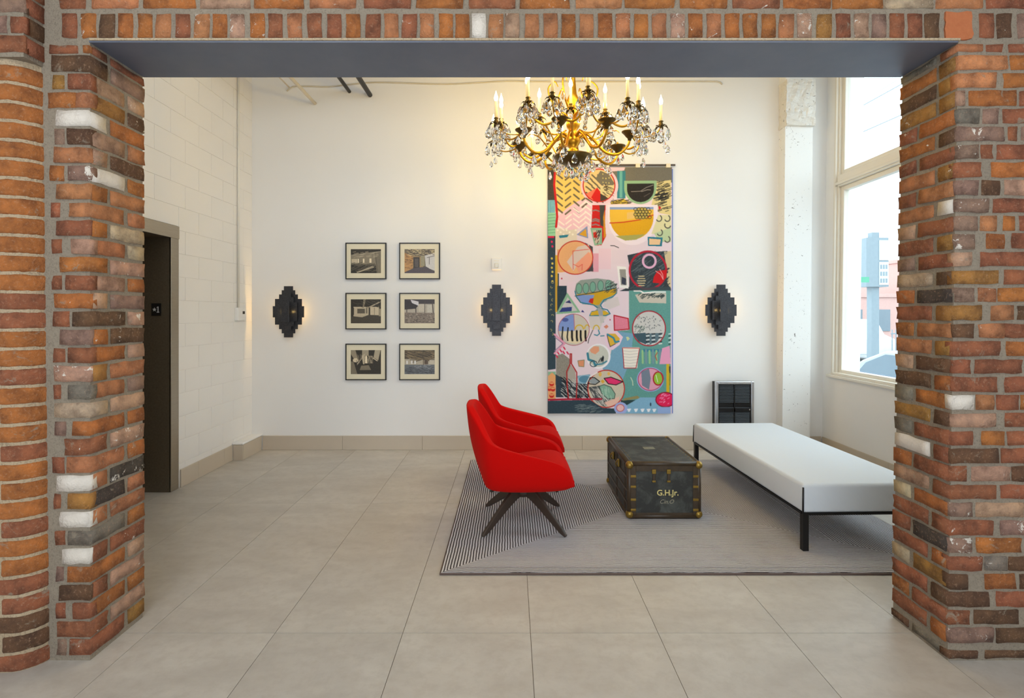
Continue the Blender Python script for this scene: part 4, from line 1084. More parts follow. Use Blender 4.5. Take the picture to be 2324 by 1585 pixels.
M_MAT = pm('cream_mat_board', rgb(232, 222, 194), .8, var=.01)
FL = ['showing five small arched windows', 'showing a brick room with dark doorway', 'showing a lit far wall under beams',
      'showing an open hall with thin posts', 'showing a passage towards an arched window', 'showing a wide hall under timber roof']
fr0 = None
YPf = YB - .03
for k in range(6):
    cxp, cyp = (830, 952)[k % 2], (592.5, 706.5, 822)[k // 2]
    c0 = W(cxp, cyp, YPf)
    wdt, hgt = 92.5 * YPf / F, 83 * YPf / F
    t = empty('framed_photo', c0)
    tag(t, 'black framed photograph with cream mat, ' + FL[k], 'picture', 'six framed photographs on the white wall')
    if k == 0:
        bm = bmesh.new(); b_ = .011
        bx(bm, -wdt / 2, -wdt / 2 + b_, 0, .028, -hgt / 2, hgt / 2); bx(bm, wdt / 2 - b_, wdt / 2, 0, .028, -hgt / 2, hgt / 2)
        bx(bm, -wdt / 2 + b_, wdt / 2 - b_, 0, .028, -hgt / 2, -hgt / 2 + b_); bx(bm, -wdt / 2 + b_, wdt / 2 - b_, 0, .028, hgt / 2 - b_, hgt / 2)
        f_me = obj('frame', bm, M_DARKF, t).data
        m_me = obj('mat_board', box(-wdt / 2 + b_, wdt / 2 - b_, .008, .012, -hgt / 2 + b_, hgt / 2 - b_), M_MAT, t).data
    else:
        link_obj('frame', f_me, t); link_obj('mat_board', m_me, t)
    print_mesh('photograph', ph(k), 68.5 * YPf / F, 54.5 * YPf / F, M_PHOTO, t, (0, .007, -.002))

# ---- sconces
def stepped(w0, steps):
    """symmetric stepped outline, steps=[(halfwidth, z_top)] from the middle outwards"""
    r_ = []
    z0 = 0
    right = []
    for (hw, zt2) in steps:
        right += [(hw, z0), (hw, zt2)]; z0 = zt2
    up = right
    dn = [(x, -z) for x, z in right[::-1]]
    pr = dn + up
    pts = [(x * w0, z) for x, z in pr] + [(-x * w0, z) for x, z in pr[::-1]]
    out = []
    for p in pts:
        if not out or (abs(out[-1][0] - p[0]) > 1e-6 or abs(out[-1][1] - p[1]) > 1e-6): out.append(p)
    return out


g = NG('hammered_black_iron'); c = g.coord(); g.bump(g.noise(c, 160, 4, .7), .8, .002)
M_IRON = g.fin(g.mix(g.noise(c, 90, 4), rgb(44, 43, 45), rgb(84, 84, 88)), .42, .75)
st0 = [(1.0, .062), (.86, .142), (.60, .192), (.43, .238), (.29, .283)]
sc_parts = None
YS = YB - .06
for k, (px, py, lab) in enumerate(((655, 708, 'black stepped metal sconce left of the framed photographs'), (1127, 704.5, 'black stepped metal sconce under the white alarm, between photographs and tapestry'),
                                  (1636, 704.5, 'black stepped metal sconce right of the tapestry, above the wall heater'))):
    p = W(px, py, YS); t = empty('wall_sconce', (p.x, YB, p.z)); tag(t, lab, 'sconce', 'three stepped sconces')
    if k == 0:
        sc_parts = [('wall_mount', obj('wall_mount', box(-.010, .010, -.060, -.001, -.1, .1), M_IRON, t).data),
                    ('back_plate', obj('back_plate', prism(stepped(.172, st0), -.066, -.060), M_IRON, t).data),
                    ('middle_plate', obj('middle_plate', prism([(x * 1.0, z) for x, z in stepped(.172, [(.62, .105), (.40, .16), (.24, .21)])], -.092, -.086), M_IRON, t).data),
                    ('spacer', obj('spacer', box(-.03, .03, -.086, -.066, -.05, .05), M_IRON, t).data),
                    ('front_plate', obj('front_plate', box(-.042, .042, -.150, -.142, -.115, .115), M_IRON, t, bevel=.006).data),
                    ('spacer', obj('spacer', box(-.012, .012, -.142, -.092, -.05, .05), M_IRON, t).data)]
    else:
        for n_, me in sc_parts: link_obj(n_, me, t)
    for sx in (-1, 1):
        l = light('sconce_bulb', 'POINT', (0, 0, 0), 3.6, (1.0, .62, .22), .010); l.parent = t; l.location = (sx * .028, -.022, 0)
        l = light('sconce_glow', 'POINT', (0, 0, 0), .06, (1.0, .66, .2), .008); l.parent = t; l.location = (sx * .06, -.112, 0)

# ---- fire alarm
p = W(1127, 600, YB); t = empty('fire_alarm', p); tag(t, 'small white rounded alarm box above the middle sconce', 'alarm')
obj('housing', box(-.058, .058, -.045, -.001, -.068, .068), M_WHITE, t, bevel=.014, seg=3)
obj('strobe_lens', box(-.022, .022, -.060, -.046, -.045, .008), pm('clear_lens', rgb(210, 205, 190), .15), t, bevel=.006)
obj('sounder_grille', box(-.03, .03, -.0475, -.0455, .026, .042), M_TRIM, t)

# ---- wall heater
Yh = YB - .12
p0 = W(1624, 866, Yh); p1 = W(1712, 958, Yh)
ht = empty('wall_heater', ((p0.x + p1.x) / 2, YB, 0)); tag(ht, 'black louvred wall heater in a chrome frame below the right sconce', 'heater')
hw = (p1.x - p0.x) / 2; hz1 = p0.z; hz0 = .20
M_CHROME = pm('chrome', rgb(205, 208, 214), .22, .9, var=.03)
obj('case', box(-hw + .01, hw - .01, -.10, -.001, hz0 + .01, hz1 - .01), M_BLACK, ht)
bm = bmesh.new(); b_ = .034
for q in ((-hw, -hw + b_, hz0, hz1), (hw - b_, hw, hz0, hz1), (-hw + b_, hw - b_, hz0, hz0 + b_), (-hw + b_, hw - b_, hz1 - b_, hz1)): bx(bm, q[0], q[1], -.12, -.085, q[2], q[3])
obj('chrome_frame', bm, M_CHROME, ht, bevel=.008)
lo = bmesh.new(); bx(lo, 0, hw - b_ - .018, -.008, 0, -.0045, .0045)
lme = bpy.data.meshes.new('louvre'); lo.to_mesh(lme); lo.free(); lme.materials.append(pm('louvre_black', rgb(44, 47, 50), .4, .4))
nl = 30
for i in range(nl):
    z_ = hz0 + b_ + .02 + (hz1 - hz0 - 2 * b_ - .04) * i / (nl - 1)
    if abs(i - nl * .52) < 1.6: continue
    for sx in (-1, 1):
        q = link_obj('louvre', lme, ht, None, (.006 if sx > 0 else -hw + b_ + .012, -.1, z_)); q.rotation_euler = (R(-30), 0, 0)
obj('centre_bar', box(-.006, .006, -.112, -.1, hz0 + b_, hz1 - b_), M_BLACK, ht)
zk = hz0 + (hz1 - hz0) * .44
obj('cross_bar', box(-hw + b_, hw - b_, -.112, -.1, zk - .012, zk + .03), M_BLACK, ht)
obj('knob', lathe([(0, -.012), (.008, -.012), (.008, 0), (0, 0)], 12), M_CHROME, ht, (hw - b_ - .02, -.113, zk + .015)).rotation_euler = (R(-90), 0, 0)

# ------------------------------------------------------------------ rug
RX0, RX1, RY0, RY1, RT = -.407, 2.70, 3.05, 5.40, .014
g = NG('striped_wool_rug'); c = g.coord(); wv = g.noise(c, 9, 4, .6); s_ = g.sep(c)
nzd = g.noise(c, 5, 5, .65, .5)
hx, hy = (RX1 - RX0) / 2, (RY1 - RY0) / 2
ax = g.math('DIVIDE', s_[0], hx); ay = g.math('DIVIDE', s_[1], hy)
side = g.math('GREATER_THAN', g.math('ABSOLUTE', ax), g.math('ABSOLUTE', ay))        # 1 in the left and right triangles
wob = g.math('MULTIPLY', g.math('SUBTRACT', wv, .5), .012)
slant = g.math('MULTIPLY', g.math('MULTIPLY', g.math('GREATER_THAN', s_[0], 0), g.math('LESS_THAN', s_[0], .98)), .38)
ux = g.math('ADD', s_[0], g.math('MULTIPLY', s_[1], slant))
u = g.math('ADD', g.math('ADD', g.math('MULTIPLY', side, ux), g.math('MULTIPLY', g.math('SUBTRACT', 1, side), s_[1])), wob)
tri = g.math('PINGPONG', u, .0088)
st_ = g.ramp(g.math('DIVIDE', tri, .0088), [(.40, 0.0), (.70, 1.0)])
edge = g.math('MAXIMUM', g.math('ABSOLUTE', ax), g.math('ABSOLUTE', ay))
nearedge = g.ramp(edge, [(.90, 0.0), (.95, 1.0)])
left = g.math('MULTIPLY', side, g.ramp(g.math('ADD', s_[0], 1.6, clamp=False), [(0, 1.0), (1, .75)]))
patch = g.ramp(nzd, [(.35, .12), (.62, .75)])
con = g.math('MAXIMUM', g.math('MAXIMUM', g.math('MULTIPLY', left, .95), g.math('MULTIPLY', nearedge, .9)), patch)
inner = g.mix(nzd, rgb(184, 178, 180), rgb(214, 210, 213))
striped = g.mix(st_, rgb(230, 228, 230), rgb(62, 52, 50))
col = g.mix(con, inner, striped)
g.bump(g.math('ADD', g.math('MULTIPLY', st_, -1.0), g.math('MULTIPLY', g.noise(c, 200, 3, .7), .9)), .9, .006)
M_RUG = g.fin(col, .97)
rg = empty('area_rug', ((RX0 + RX1) / 2, (RY0 + RY1) / 2, 0)); tag(rg, 'large grey and white striped wool rug under the seating', 'rug')
bm = bmesh.new()
NXr, NYr = 60, 46
gr = [[None] * (NYr + 1) for _ in range(NXr + 1)]
for i in range(NXr + 1):
    for j in range(NYr + 1):
        x = -hx + 2 * hx * i / NXr; y = -hy + 2 * hy * j / NYr
        e_ = .004 * mnoise.noise(Vector((x * 6, y * 6, 1)))
        gr[i][j] = bm.verts.new((x + (e_ if i in (0, NXr) else 0), y + (e_ if j in (0, NYr) else 0), RT + .0015 * mnoise.noise(Vector((x * 12, y * 12, 0)))))
for i in range(NXr):
    for j in range(NYr): bm.faces.new((gr[i][j], gr[i + 1][j], gr[i + 1][j + 1], gr[i][j + 1]))
r_ = bmesh.ops.extrude_edge_only(bm, edges=[x for x in bm.edges if x.is_boundary])
for v in [q for q in r_['geom'] if isinstance(q, bmesh.types.BMVert)]: v.co.z = .0005
bmesh.ops.recalc_face_normals(bm, faces=bm.faces)
obj('pile', bm, M_RUG, rg)
M_BIND = pm('rug_binding', rgb(96, 80, 74), .9, var=.2, scale=60)
bm = bmesh.new()
t_ = .009
for q in ((-hx - t_, hx + t_, -hy - t_, -hy), (-hx - t_, hx + t_, hy, hy + t_), (-hx - t_, -hx, -hy, hy), (hx, hx + t_, -hy, hy)): bx(bm, q[0], q[1], q[2], q[3], .0005, RT - .002)
obj('binding', bm, M_BIND, rg, bevel=.003)


# ------------------------------------------------------------------ red swivel chairs
def make_chair():
    t = empty('swivel_armchair')
    # half columns (outer surface): bottom point, top point
    cols = [((.340, -.270, .335), (.338, -.285, .345)), ((.318, -.285, .315), (.318, -.318, .430)), ((.262, -.295, .305), (.262, -.338, .505)),
            ((.10, -.298, .298), (.10, -.348, .545)), ((-.06, -.294, .294), (-.08, -.348, .588)), ((-.185, -.280, .294), (-.205, -.342, .622)),
            ((-.245, -.250, .298), (-.262, -.328, .668)), ((-.268, -.205, .300), (-.322, -.264, .768)), ((-.278, -.160, .304), (-.382, -.204, .846)),
            ((-.282, -.08, .306), (-.404, -.15, .862)), ((-.284, 0, .306), (-.408, 0, .863))]
    full = cols + [((b[0], -b[1], b[2]), (tp_[0], -tp_[1], tp_[2])) for b, tp_ in cols[:-1][::-1]]
    bm = bmesh.new(); rows = 6; rings = []
    for (b, tp_) in full:
        b, tp_ = Vector(b), Vector(tp_); n = Vector((b.x, b.y, 0)); ring = []
        low = Vector((b.x * .93, b.y * .90, b.z - .010)); ring.append(bm.verts.new(low))
        for k in range(rows + 1):
            s = k / rows; p = b.lerp(tp_, s)
            hgt_ = (tp_.z - b.z)
            bulge = math.sin(PI * s) * .028 * min(1, hgt_ / .25)
            d = Vector((0, b.y, 0)).normalized() if abs(b.y) > .15 else Vector((-1, 0, 0))
            p = p + d * bulge
            if k == 0: p.z += .022; p = p + Vector((0, 0, 0))
            ring.append(bm.verts.new(p))
        rings.append(ring)
    for a, b in zip(rings[:-1], rings[1:]):
        for k in range(len(a) - 1): bm.faces.new((a[k], a[k + 1], b[k + 1], b[k]))
    # underside
    cen = bm.verts.new((.03, 0, .286))
    for a, b in zip(rings[:-1], rings[1:]): bm.faces.new((a[0], b[0], cen))
    bm.faces.new((rings[-1][0], rings[0][0], cen))
    bmesh.ops.recalc_face_normals(bm, faces=bm.faces)
    sh = obj('shell', bm, M_RED, t, smooth=True)
    sm = sh.modifiers.new('thick', 'SOLIDIFY'); sm.thickness = .052; sm.offset = -1; sm.edge_crease_outer = .75; sm.edge_crease_inner = .5
    ss = sh.modifiers.new('sub', 'SUBSURF'); ss.levels = ss.render_levels = 2
    # seat cushion: loft along x
    bm = bmesh.new(); secs = [(-.20, .30, .415, .23), (-.10, .30, .435, .262), (.08, .302, .462, .272), (.20, .303, .474, .275), (.275, .305, .462, .272), (.325, .308, .415, .262), (.350, .315, .350, .25)]
    rings = []
    for (x, z0_, z1_, hw_) in secs:
        pr = [(-hw_, z0_), (-hw_, (z0_ + z1_) / 2), (-hw_ * .94, z1_ - .01), (-hw_ * .6, z1_), (0, z1_ + .004), (hw_ * .6, z1_), (hw_ * .94, z1_ - .01), (hw_, (z0_ + z1_) / 2), (hw_, z0_)]
        rings.append([bm.verts.new((x, y, z)) for y, z in pr])
    for a, b in zip(rings[:-1], rings[1:]):
        for k in range(len(a)): bm.faces.new((a[k], a[(k + 1) % len(a)], b[(k + 1) % len(a)], b[k]))
    bm.faces.new(rings[0]); bm.faces.new(rings[-1][::-1]); bmesh.ops.recalc_face_normals(bm, faces=bm.faces)
    obj('seat_cushion', bm, M_RED, t, smooth=True, sub=2)
    # base
    obj('hub', lathe([(0, .19), (.05, .19), (.058, .215), (.05, .262), (.045, .292), (0, .292)], 16), M_WALNUT, t, smooth=True)
    lm = None
    for a in (45, 135, 225, 315):
        if lm is None:
            bm = bmesh.new(); rings = []
            for (r_, zc, hh, ht2) in ((.012, .243, .040, .024), (.09, .222, .040, .022), (.17, .172, .033, .020), (.27, .100, .025, .018), (.36, .034, .018, .015), (.398, .008, .008, .012)):
                nrm = Vector((.35, 0, 1)).normalized() if r_ < .1 else Vector((.55, 0, .83))
                c_ = Vector((r_, 0, zc))
                rings.append([bm.verts.new(c_ + nrm * s * hh + Vector((0, q * ht2, 0))) for s, q in ((-1, -1), (1, -.7), (1, .7), (-1, 1))])
            for v in rings[-1]: v.co.z = max(v.co.z, 0.0)
            for x, y in zip(rings[:-1], rings[1:]):
                for k in range(4): bm.faces.new((x[k], x[(k + 1) % 4], y[(k + 1) % 4], y[k]))
            bm.faces.new(rings[0]); bm.faces.new(rings[-1][::-1]); bmesh.ops.recalc_face_normals(bm, faces=bm.faces)
            q = obj('leg', bm, M_WALNUT, t, bevel=.005); lm = q.data
        else:
            q = link_obj('leg', lm, t); b_m = q.modifiers.new('bevel', 'BEVEL'); b_m.width = .005; b_m.segments = 2
        q.rotation_euler = (0, 0, R(a))
    return t


def copy_tree(o, parent=None):
    c_ = o.copy(); COL.objects.link(c_); c_.parent = parent
    for ch in list(o.children): copy_tree(ch, c_)
    return c_


ch1 = make_chair(); ch1.location = (.088, 3.80, RT + .001)
tag(ch1, 'nearer of the two red felt swivel armchairs on the striped rug', 'chair', 'pair of red armchairs')
ch2 = copy_tree(ch1); ch2.location = (.11, 4.68, RT + .001)
tag(ch2, 'farther of the two red felt swivel armchairs, nearer the white wall', 'chair', 'pair of red armchairs')

# ------------------------------------------------------------------ steamer trunk
tx0, tx1, ty0, ty1, tz0, tz1 = .852, 1.393, 3.835, 4.645, RT + .002, .432
tr = empty('steamer_trunk', ((tx0 + tx1) / 2, (ty0 + ty1) / 2, 0)); tag(tr, 'old black steamer trunk with brass corners between chairs and bench', 'trunk')
hxx, hyy = (tx1 - tx0) / 2, (ty1 - ty0) / 2
g = NG('black_trunk_cloth'); c = g.coord(); n = g.noise(c, 9, 6, .7, .4); n2 = g.noise(c, 220, 3, .7); g.bump(n2, .5, .001)
M_TR = g.fin(g.mix(g.ramp(n, [(.45, 0.0), (.75, 1.0)]), rgb(40, 41, 38), rgb(84, 88, 82)), .55)
g = NG('worn_brown_leather'); c = g.coord(); n = g.noise(c, 30, 6, .7); g.bump(n, .5, .002)
M_LEA = g.fin(g.mix(n, rgb(34, 27, 20), rgb(78, 60, 38)), .42)
M_BR = pm('tarnished_brass', rgb(150, 122, 56), .38, .8, var=.35, scale=40)
obj('body', box(-hxx + .006, hxx - .006, -hyy + .006, hyy - .006, tz0 + .004, tz1 - .004), M_TR, tr, bevel=.022, seg=3)


def strip(a, b, r_=.019):
    return obj('edge_binding', tube([a, b], r_, 10), M_LEA, tr, smooth=True)


q = .017
X_, Y_, ZB_, ZT_ = hxx - q, hyy - q, tz0 + q, tz1 - q
for s1 in (-1, 1):
    for s2 in (-1, 1):
        strip((s1 * X_, -Y_, ZT_ if s2 > 0 else ZB_), (s1 * X_, Y_, ZT_ if s2 > 0 else ZB_))
        strip((-X_, s1 * Y_, ZT_ if s2 > 0 else ZB_), (X_, s1 * Y_, ZT_ if s2 > 0 else ZB_))
        strip((s1 * X_, s2 * Y_, ZB_), (s1 * X_, s2 * Y_, ZT_))
# flat leather bands on the front
bm = bmesh.new()
for (a, b, c0, c1) in ((-hxx + .02, -hxx + .062, tz0 + .03, tz1 - .03), (hxx - .062, hxx - .02, tz0 + .03, tz1 - .03)): bx(bm, a, b, -hyy + .001, -hyy + .012, c0, c1)
bx(bm, -hxx + .062, hxx - .062, -hyy + .0015, -hyy + .012, tz1 - .068, tz1 - .02); bx(bm, -hxx + .062, hxx - .062, -hyy + .0015, -hyy + .012, tz0 + .018, tz0 + .045)
obj('leather_band', bm, M_LEA, tr, bevel=.002)
bm = bmesh.new()
for zz in (tz0 + .10, tz0 + .19, tz0 + .285): bx(bm, -hxx - .000, -hxx + .01, -hyy + .03, hyy - .03, zz, zz + .014)
for yy in (-hyy + .09, -hyy + .125, -.02, .02): bx(bm, -hxx + .0005, -hxx + .01, yy, yy + .012, tz0 + .03, tz1 - .04)
obj('leather_band', bm, M_LEA, tr, bevel=.002)
# corners
for s1 in (-1, 1):
    for s2 in (-1, 1):
        for zz in (ZB_, ZT_):
            o = obj('corner_cap', lathe([(0, -.030), (.018, -.025), (.028, -.012), (.030, 0), (.028, .012), (.018, .025), (0, .030)], 14), M_BR, tr, (s1 * (X_ - .001), s2 * (Y_ - .001), zz + (.001 if zz == ZB_ else -.001) * 13 * (1 if zz == ZB_ else 1)), smooth=True)
            if zz == ZB_: o.location.z = ZB_ + .014
            else: o.location.z = ZT_ - .008
for zz in (tz0 + .065, tz0 + .14, tz0 + .235, tz1 - .105):
    for sx in (-1, 1):
        obj('brass_plate', box(sx * (hxx - .042) - .020, sx * (hxx - .042) + .020, -hyy - .0025, -hyy + .003, zz - .008, zz + .010), M_BR, tr, bevel=.003)
for xx in (-.108 + .03, .03):
    xx2 = xx
    t2 = obj('hasp', box(xx2 - .015, xx2 + .015, -hyy - .008, -hyy + .004, tz1 - .085, tz1 - .052), M_BR, tr, bevel=.004)
    obj('hasp_tongue', box(xx2 - .010, xx2 + .010, -hyy - .005, -hyy + .006, tz1 - .135, tz1 - .085), M_LEA, t2, bevel=.002)
    obj('hasp_stud', box(xx2 - .013, xx2 + .013, -hyy - .008, -hyy + .006, tz1 - .147, tz1 - .133), M_BR, t2, bevel=.003)
for yy in (.12, -.10):
    t2 = obj('side_latch', box(-hxx - .012, -hxx + .004, yy - .018, yy + .018, tz1 - .12, tz1 - .06), M_BR, tr, bevel=.005)
    obj('latch_lever', tube([(-hxx - .014, yy, tz1 - .07), (-hxx - .024, yy + .01, tz1 - .10), (-hxx - .012, yy + .02, tz1 - .125)], .005, 6, 3), M_BR, t2, smooth=True)
for i in range(14):
    yy = -hyy + .05 + (2 * hyy - .1) * i / 13
    for xx in (-X_ + .03, X_ - .03): obj('rivet', lathe([(.0045, -.0005), (.0045, .001), (.002, .003), (0, .0035)], 8), M_BR, tr, (xx, yy, tz1 - .0045))
obj('top_label', box(-.05, .04, -.02, .05, tz1 - .0042, tz1 - .0032), pm('worn_paper', rgb(120, 118, 100), .8, var=.3, scale=60), tr).rotation_euler = (0, 0, .0)
M_GILT = pm('gilt_lettering', rgb(216, 200, 130), .5)
fpx = lambda px: (px - CX) * ty0 / F - (tx0 + tx1) / 2
fpz = lambda py: CH - (py - CY) * ty0 / F
text_obj('lettering', 'G.H.Jr.', .058, (fpx(1516), -hyy + .0045, fpz(1120)), M_GILT, tr, offset=.0009, ext=.0008)
text_obj('lettering', 'Cin.O', .042, (fpx(1513), -hyy + .0045, fpz(1140)), pm('faded_lettering', rgb(150, 145, 125), .6), tr, shear=.35, ext=.0008)

# ------------------------------------------------------------------ bench
L_, Wd = 1.86, .80
bn = empty('upholstered_bench', (1.845, 3.315, RT + .001), R(1.5)); tag(bn, 'long pale grey upholstered bench on thin black metal legs', 'bench')
z0_, z1_ = .240, .425
bm = box(0, Wd, 0, L_, z0_, z1_)
obj('cushion', bm, M_BENCH, bn, bevel=.024, seg=4, smooth=True)
bm = bmesh.new()
for (a, b, c_, d) in ((0, Wd, 0, .022), (0, Wd, L_ - .022, L_), (0, .022, .022, L_ - .022), (Wd - .022, Wd, .022, L_ - .022)): bx(bm, a + .003, b - .003, c_ + .003, d - .003, z0_ - .013, z0_ + .001)
obj('frame_rail', bm, M_BLACK, bn)
lm = None
for (xx, yy) in ((.004, .004), (Wd - .040, .004), (.004, L_ - .04), (Wd - .040, L_ - .04)):
    if lm is None: qq = obj('leg', box(0, .036, 0, .036, 0, z0_ - .012), M_BLACK, bn); lm = qq.data
    else: qq = link_obj('leg', lm, bn)
    qq.location = (xx, yy, 0)
for (xx, yy) in ((.001, .001), (Wd - .001, .001), (.001, L_ - .001), (Wd - .001, L_ - .001)):
    obj('corner_piping', tube([(xx, yy, z0_), (xx + (.004 if xx < .1 else -.004), yy + (.004 if yy < .1 else -.004), z1_ - .022)], .0055, 8), M_BLACK, bn, smooth=True)

# ------------------------------------------------------------------ chandelier
CC = Vector((.500, 4.24, 0))
chd = empty('chandelier', (CC.x, CC.y, 2.735)); tag(chd, 'large gilded candle chandelier dripping with crystals over the seating', 'chandelier')
BZ0 = 2.80


def cp(name, bm, mat, loc=(0, 0, 0), **k): return obj(name, bm, mat, chd, loc, **k)


zz = lambda v: v - BZ0
cp('stem', lathe([(0, zz(2.80)), (.012, zz(2.80)), (.03, zz(2.83)), (.05, zz(2.86)), (.045, zz(2.90)), (.028, zz(2.92)), (.05, zz(2.95)), (.066, zz(2.98)), (.045, zz(3.02)), (.03, zz(3.06)), (.05, zz(3.09)), (.062, zz(3.12)), (.04, zz(3.15)), (.022, zz(3.18)), (.03, zz(3.25)), (.055, zz(3.30)), (.03, zz(3.36)), (.018, zz(3.5)), (.018, zz(4.05)), (.03, zz(4.08)), (0, zz(4.08))], 16), M_GOLD, smooth=True)
cp('bottom_bowl', lathe([(0, zz(2.775)), (.05, zz(2.78)), (.12, zz(2.815)), (.155, zz(2.85)), (.15, zz(2.858)), (.10, zz(2.84)), (.04, zz(2.85)), (0, zz(2.86))], 20), M_AGED, smooth=True)
cp('chain', tube([(0, 0, zz(4.08)), (0, 0, zz(4.53))], .012, 6), M_AGED)
cp('ceiling_canopy', lathe([(0, zz(4.505)), (.04, zz(4.515)), (.10, zz(4.545)), (.11, zz(4.563)), (0, zz(4.563))], 16), M_GOLD, smooth=True)
RB = .45
arm_me = {}
arm_pts = [(.04, 0, zz(3.00)), (.10, 0, zz(3.03)), (.17, 0, zz(2.97)), (.26, 0, zz(2.865)), (.36, 0, zz(2.84)), (.435, 0, zz(2.90)), (RB, 0, zz(2.965))]
bowl_prof = [(0, -.03), (.012, -.03), (.016, -.012), (.030, 0), (.045, .018), (.064, .034), (.066, .040), (.05, .036), (0, .03)]
crys = bmesh.new()
pr_ = [(0, -.050), (.012, -.044), (.0195, -.030), (.0185, -.018), (.010, .002), (.003, .016), (0, .018)]
crys = lathe([(r_, z_) for r_, z_ in pr_], 7, crys)
crys_me = bpy.data.meshes.new('crystal'); crys.to_mesh(crys_me); crys.free(); crys_me.materials.append(M_CRYSTAL)
crys2 = lathe([(0, -.026), (.010, -.020), (.0125, -.010), (.006, .006), (0, .012)], 6)
crys2_me = bpy.data.meshes.new('crystal'); crys2.to_mesh(crys2_me); crys2.free(); crys2_me.materials.append(M_CRYSTAL)
rc = random.Random(11)


def crystal(x, y, z, big=True, s=1.0):
    o = link_obj('crystal', crys_me if big else crys2_me, chd, None, (x, y, zz(z)))
    o.rotation_euler = (rc.uniform(-.1, .1), rc.uniform(-.1, .1), rc.uniform(0, 6.28)); k = s * rc.uniform(.85, 1.12); o.scale = (k * 1.15, k * .8, k)
    return o


# candle unit meshes
cup_bm = lathe([(0, -.028), (.008, -.028), (.006, -.018), (.014, -.010), (.018, .000), (.012, .012), (.020, .018), (.017, .022), (0, .02)], 12)
leaf_bm = bmesh.new()
for k in range(6):
    a = 2 * PI * k / 6; d = Vector((math.cos(a), math.sin(a), 0)); s = Vector((-d.y, d.x, 0)); prev = None
    for (r_, z_, hw_) in ((.008, -.022, .004), (.022, -.008, .010), (.038, -.006, .012), (.052, -.020, .008), (.056, -.034, .001)):
        cur = [leaf_bm.verts.new(d * r_ + s * q * hw_ + Vector((0, 0, z_ - abs(q) * .002))) for q in (-1, 0, 1)]
        if prev:
            for i in range(2): leaf_bm.faces.new((prev[i], prev[i + 1], cur[i + 1], cur[i]))
        prev = cur
can_bm = lathe([(0, .02), (.0105, .02), (.0105, .145), (.008, .148), (0, .148)], 12)
fl_bm = lathe([(0, .147), (.009, .150), (.0145, .163), (.0150, .175), (.0105, .192), (.0045, .208), (.0015, .222), (0, .226)], 12)
mesh_of = {}
for n_, b_, m_ in (('candle_cup', cup_bm, M_AGED), ('leaf_collar', leaf_bm, M_AGED), ('candle', can_bm, M_WAX), ('flame_bulb', fl_bm, M_FLAME)):
    me = bpy.data.meshes.new(n_); b_.to_mesh(me); b_.free(); me.materials.append(m_); me.polygons.foreach_set('use_smooth', [True] * len(me.polygons)); mesh_of[n_] = me


def candle(x, y, z):
    link_obj('candle_cup', mesh_of['candle_cup'], chd, None, (x, y, zz(z)))
    lc = link_obj('leaf_collar', mesh_of['leaf_collar'], chd, None, (x, y, zz(z) - .005)); lc.rotation_euler = (0, 0, rc.uniform(0, 1))
    q = link_obj('candle', mesh_of['candle'], chd, None, (x, y, zz(z)))
    link_obj('flame_bulb', mesh_of['flame_bulb'], q)
    a0 = rc.uniform(0, 1)
    for k in range(2): crystal(x + rc.uniform(-.04, .04), y + rc.uniform(-.04, .04), z - .15 - .04 * k, True, .9)
    for k in range(6):
        a = a0 + 2 * PI * k / 6
        crystal(x + .060 * math.cos(a), y + .060 * math.sin(a), z - .060 - rc.uniform(0, .012), True, 1.2)


armm = tube(arm_pts, [.013, .012, .012, .012, .011, .010, .010], 8, 5)
arm_mesh = bpy.data.meshes.new('main_arm'); armm.to_mesh(arm_mesh); armm.free(); arm_mesh.materials.append(M_GOLD); arm_mesh.polygons.foreach_set('use_smooth', [True] * len(arm_mesh.polygons))
bb_ = lathe(bowl_prof, 18); bowl_mesh = bpy.data.meshes.new('drip_bowl'); bb_.to_mesh(bowl_mesh); bb_.free(); bowl_mesh.materials.append(M_AGED); bowl_mesh.polygons.foreach_set('use_smooth', [True] * len(bowl_mesh.polygons))
sb_ = tube([(0, 0, 0), (.06, 0, -.035), (.13, 0, -.045), (.20, 0, -.01), (.235, 0, .055)], .0065, 6, 4)
sub_mesh = bpy.data.meshes.new('candle_arm'); sb_.to_mesh(sub_mesh); sb_.free(); sub_mesh.materials.append(M_GOLD); sub_mesh.polygons.foreach_set('use_smooth', [True] * len(sub_mesh.polygons))
tw_ = tube([(.20, 0, zz(2.93)), (.27, 0, zz(3.02)), (.34, 0, zz(3.05)), (.37, 0, zz(3.03))], [.006, .005, .002], 6, 4)
twig_mesh = bpy.data.meshes.new('twig'); tw_.to_mesh(twig_mesh); tw_.free(); twig_mesh.materials.append(M_GOLD)
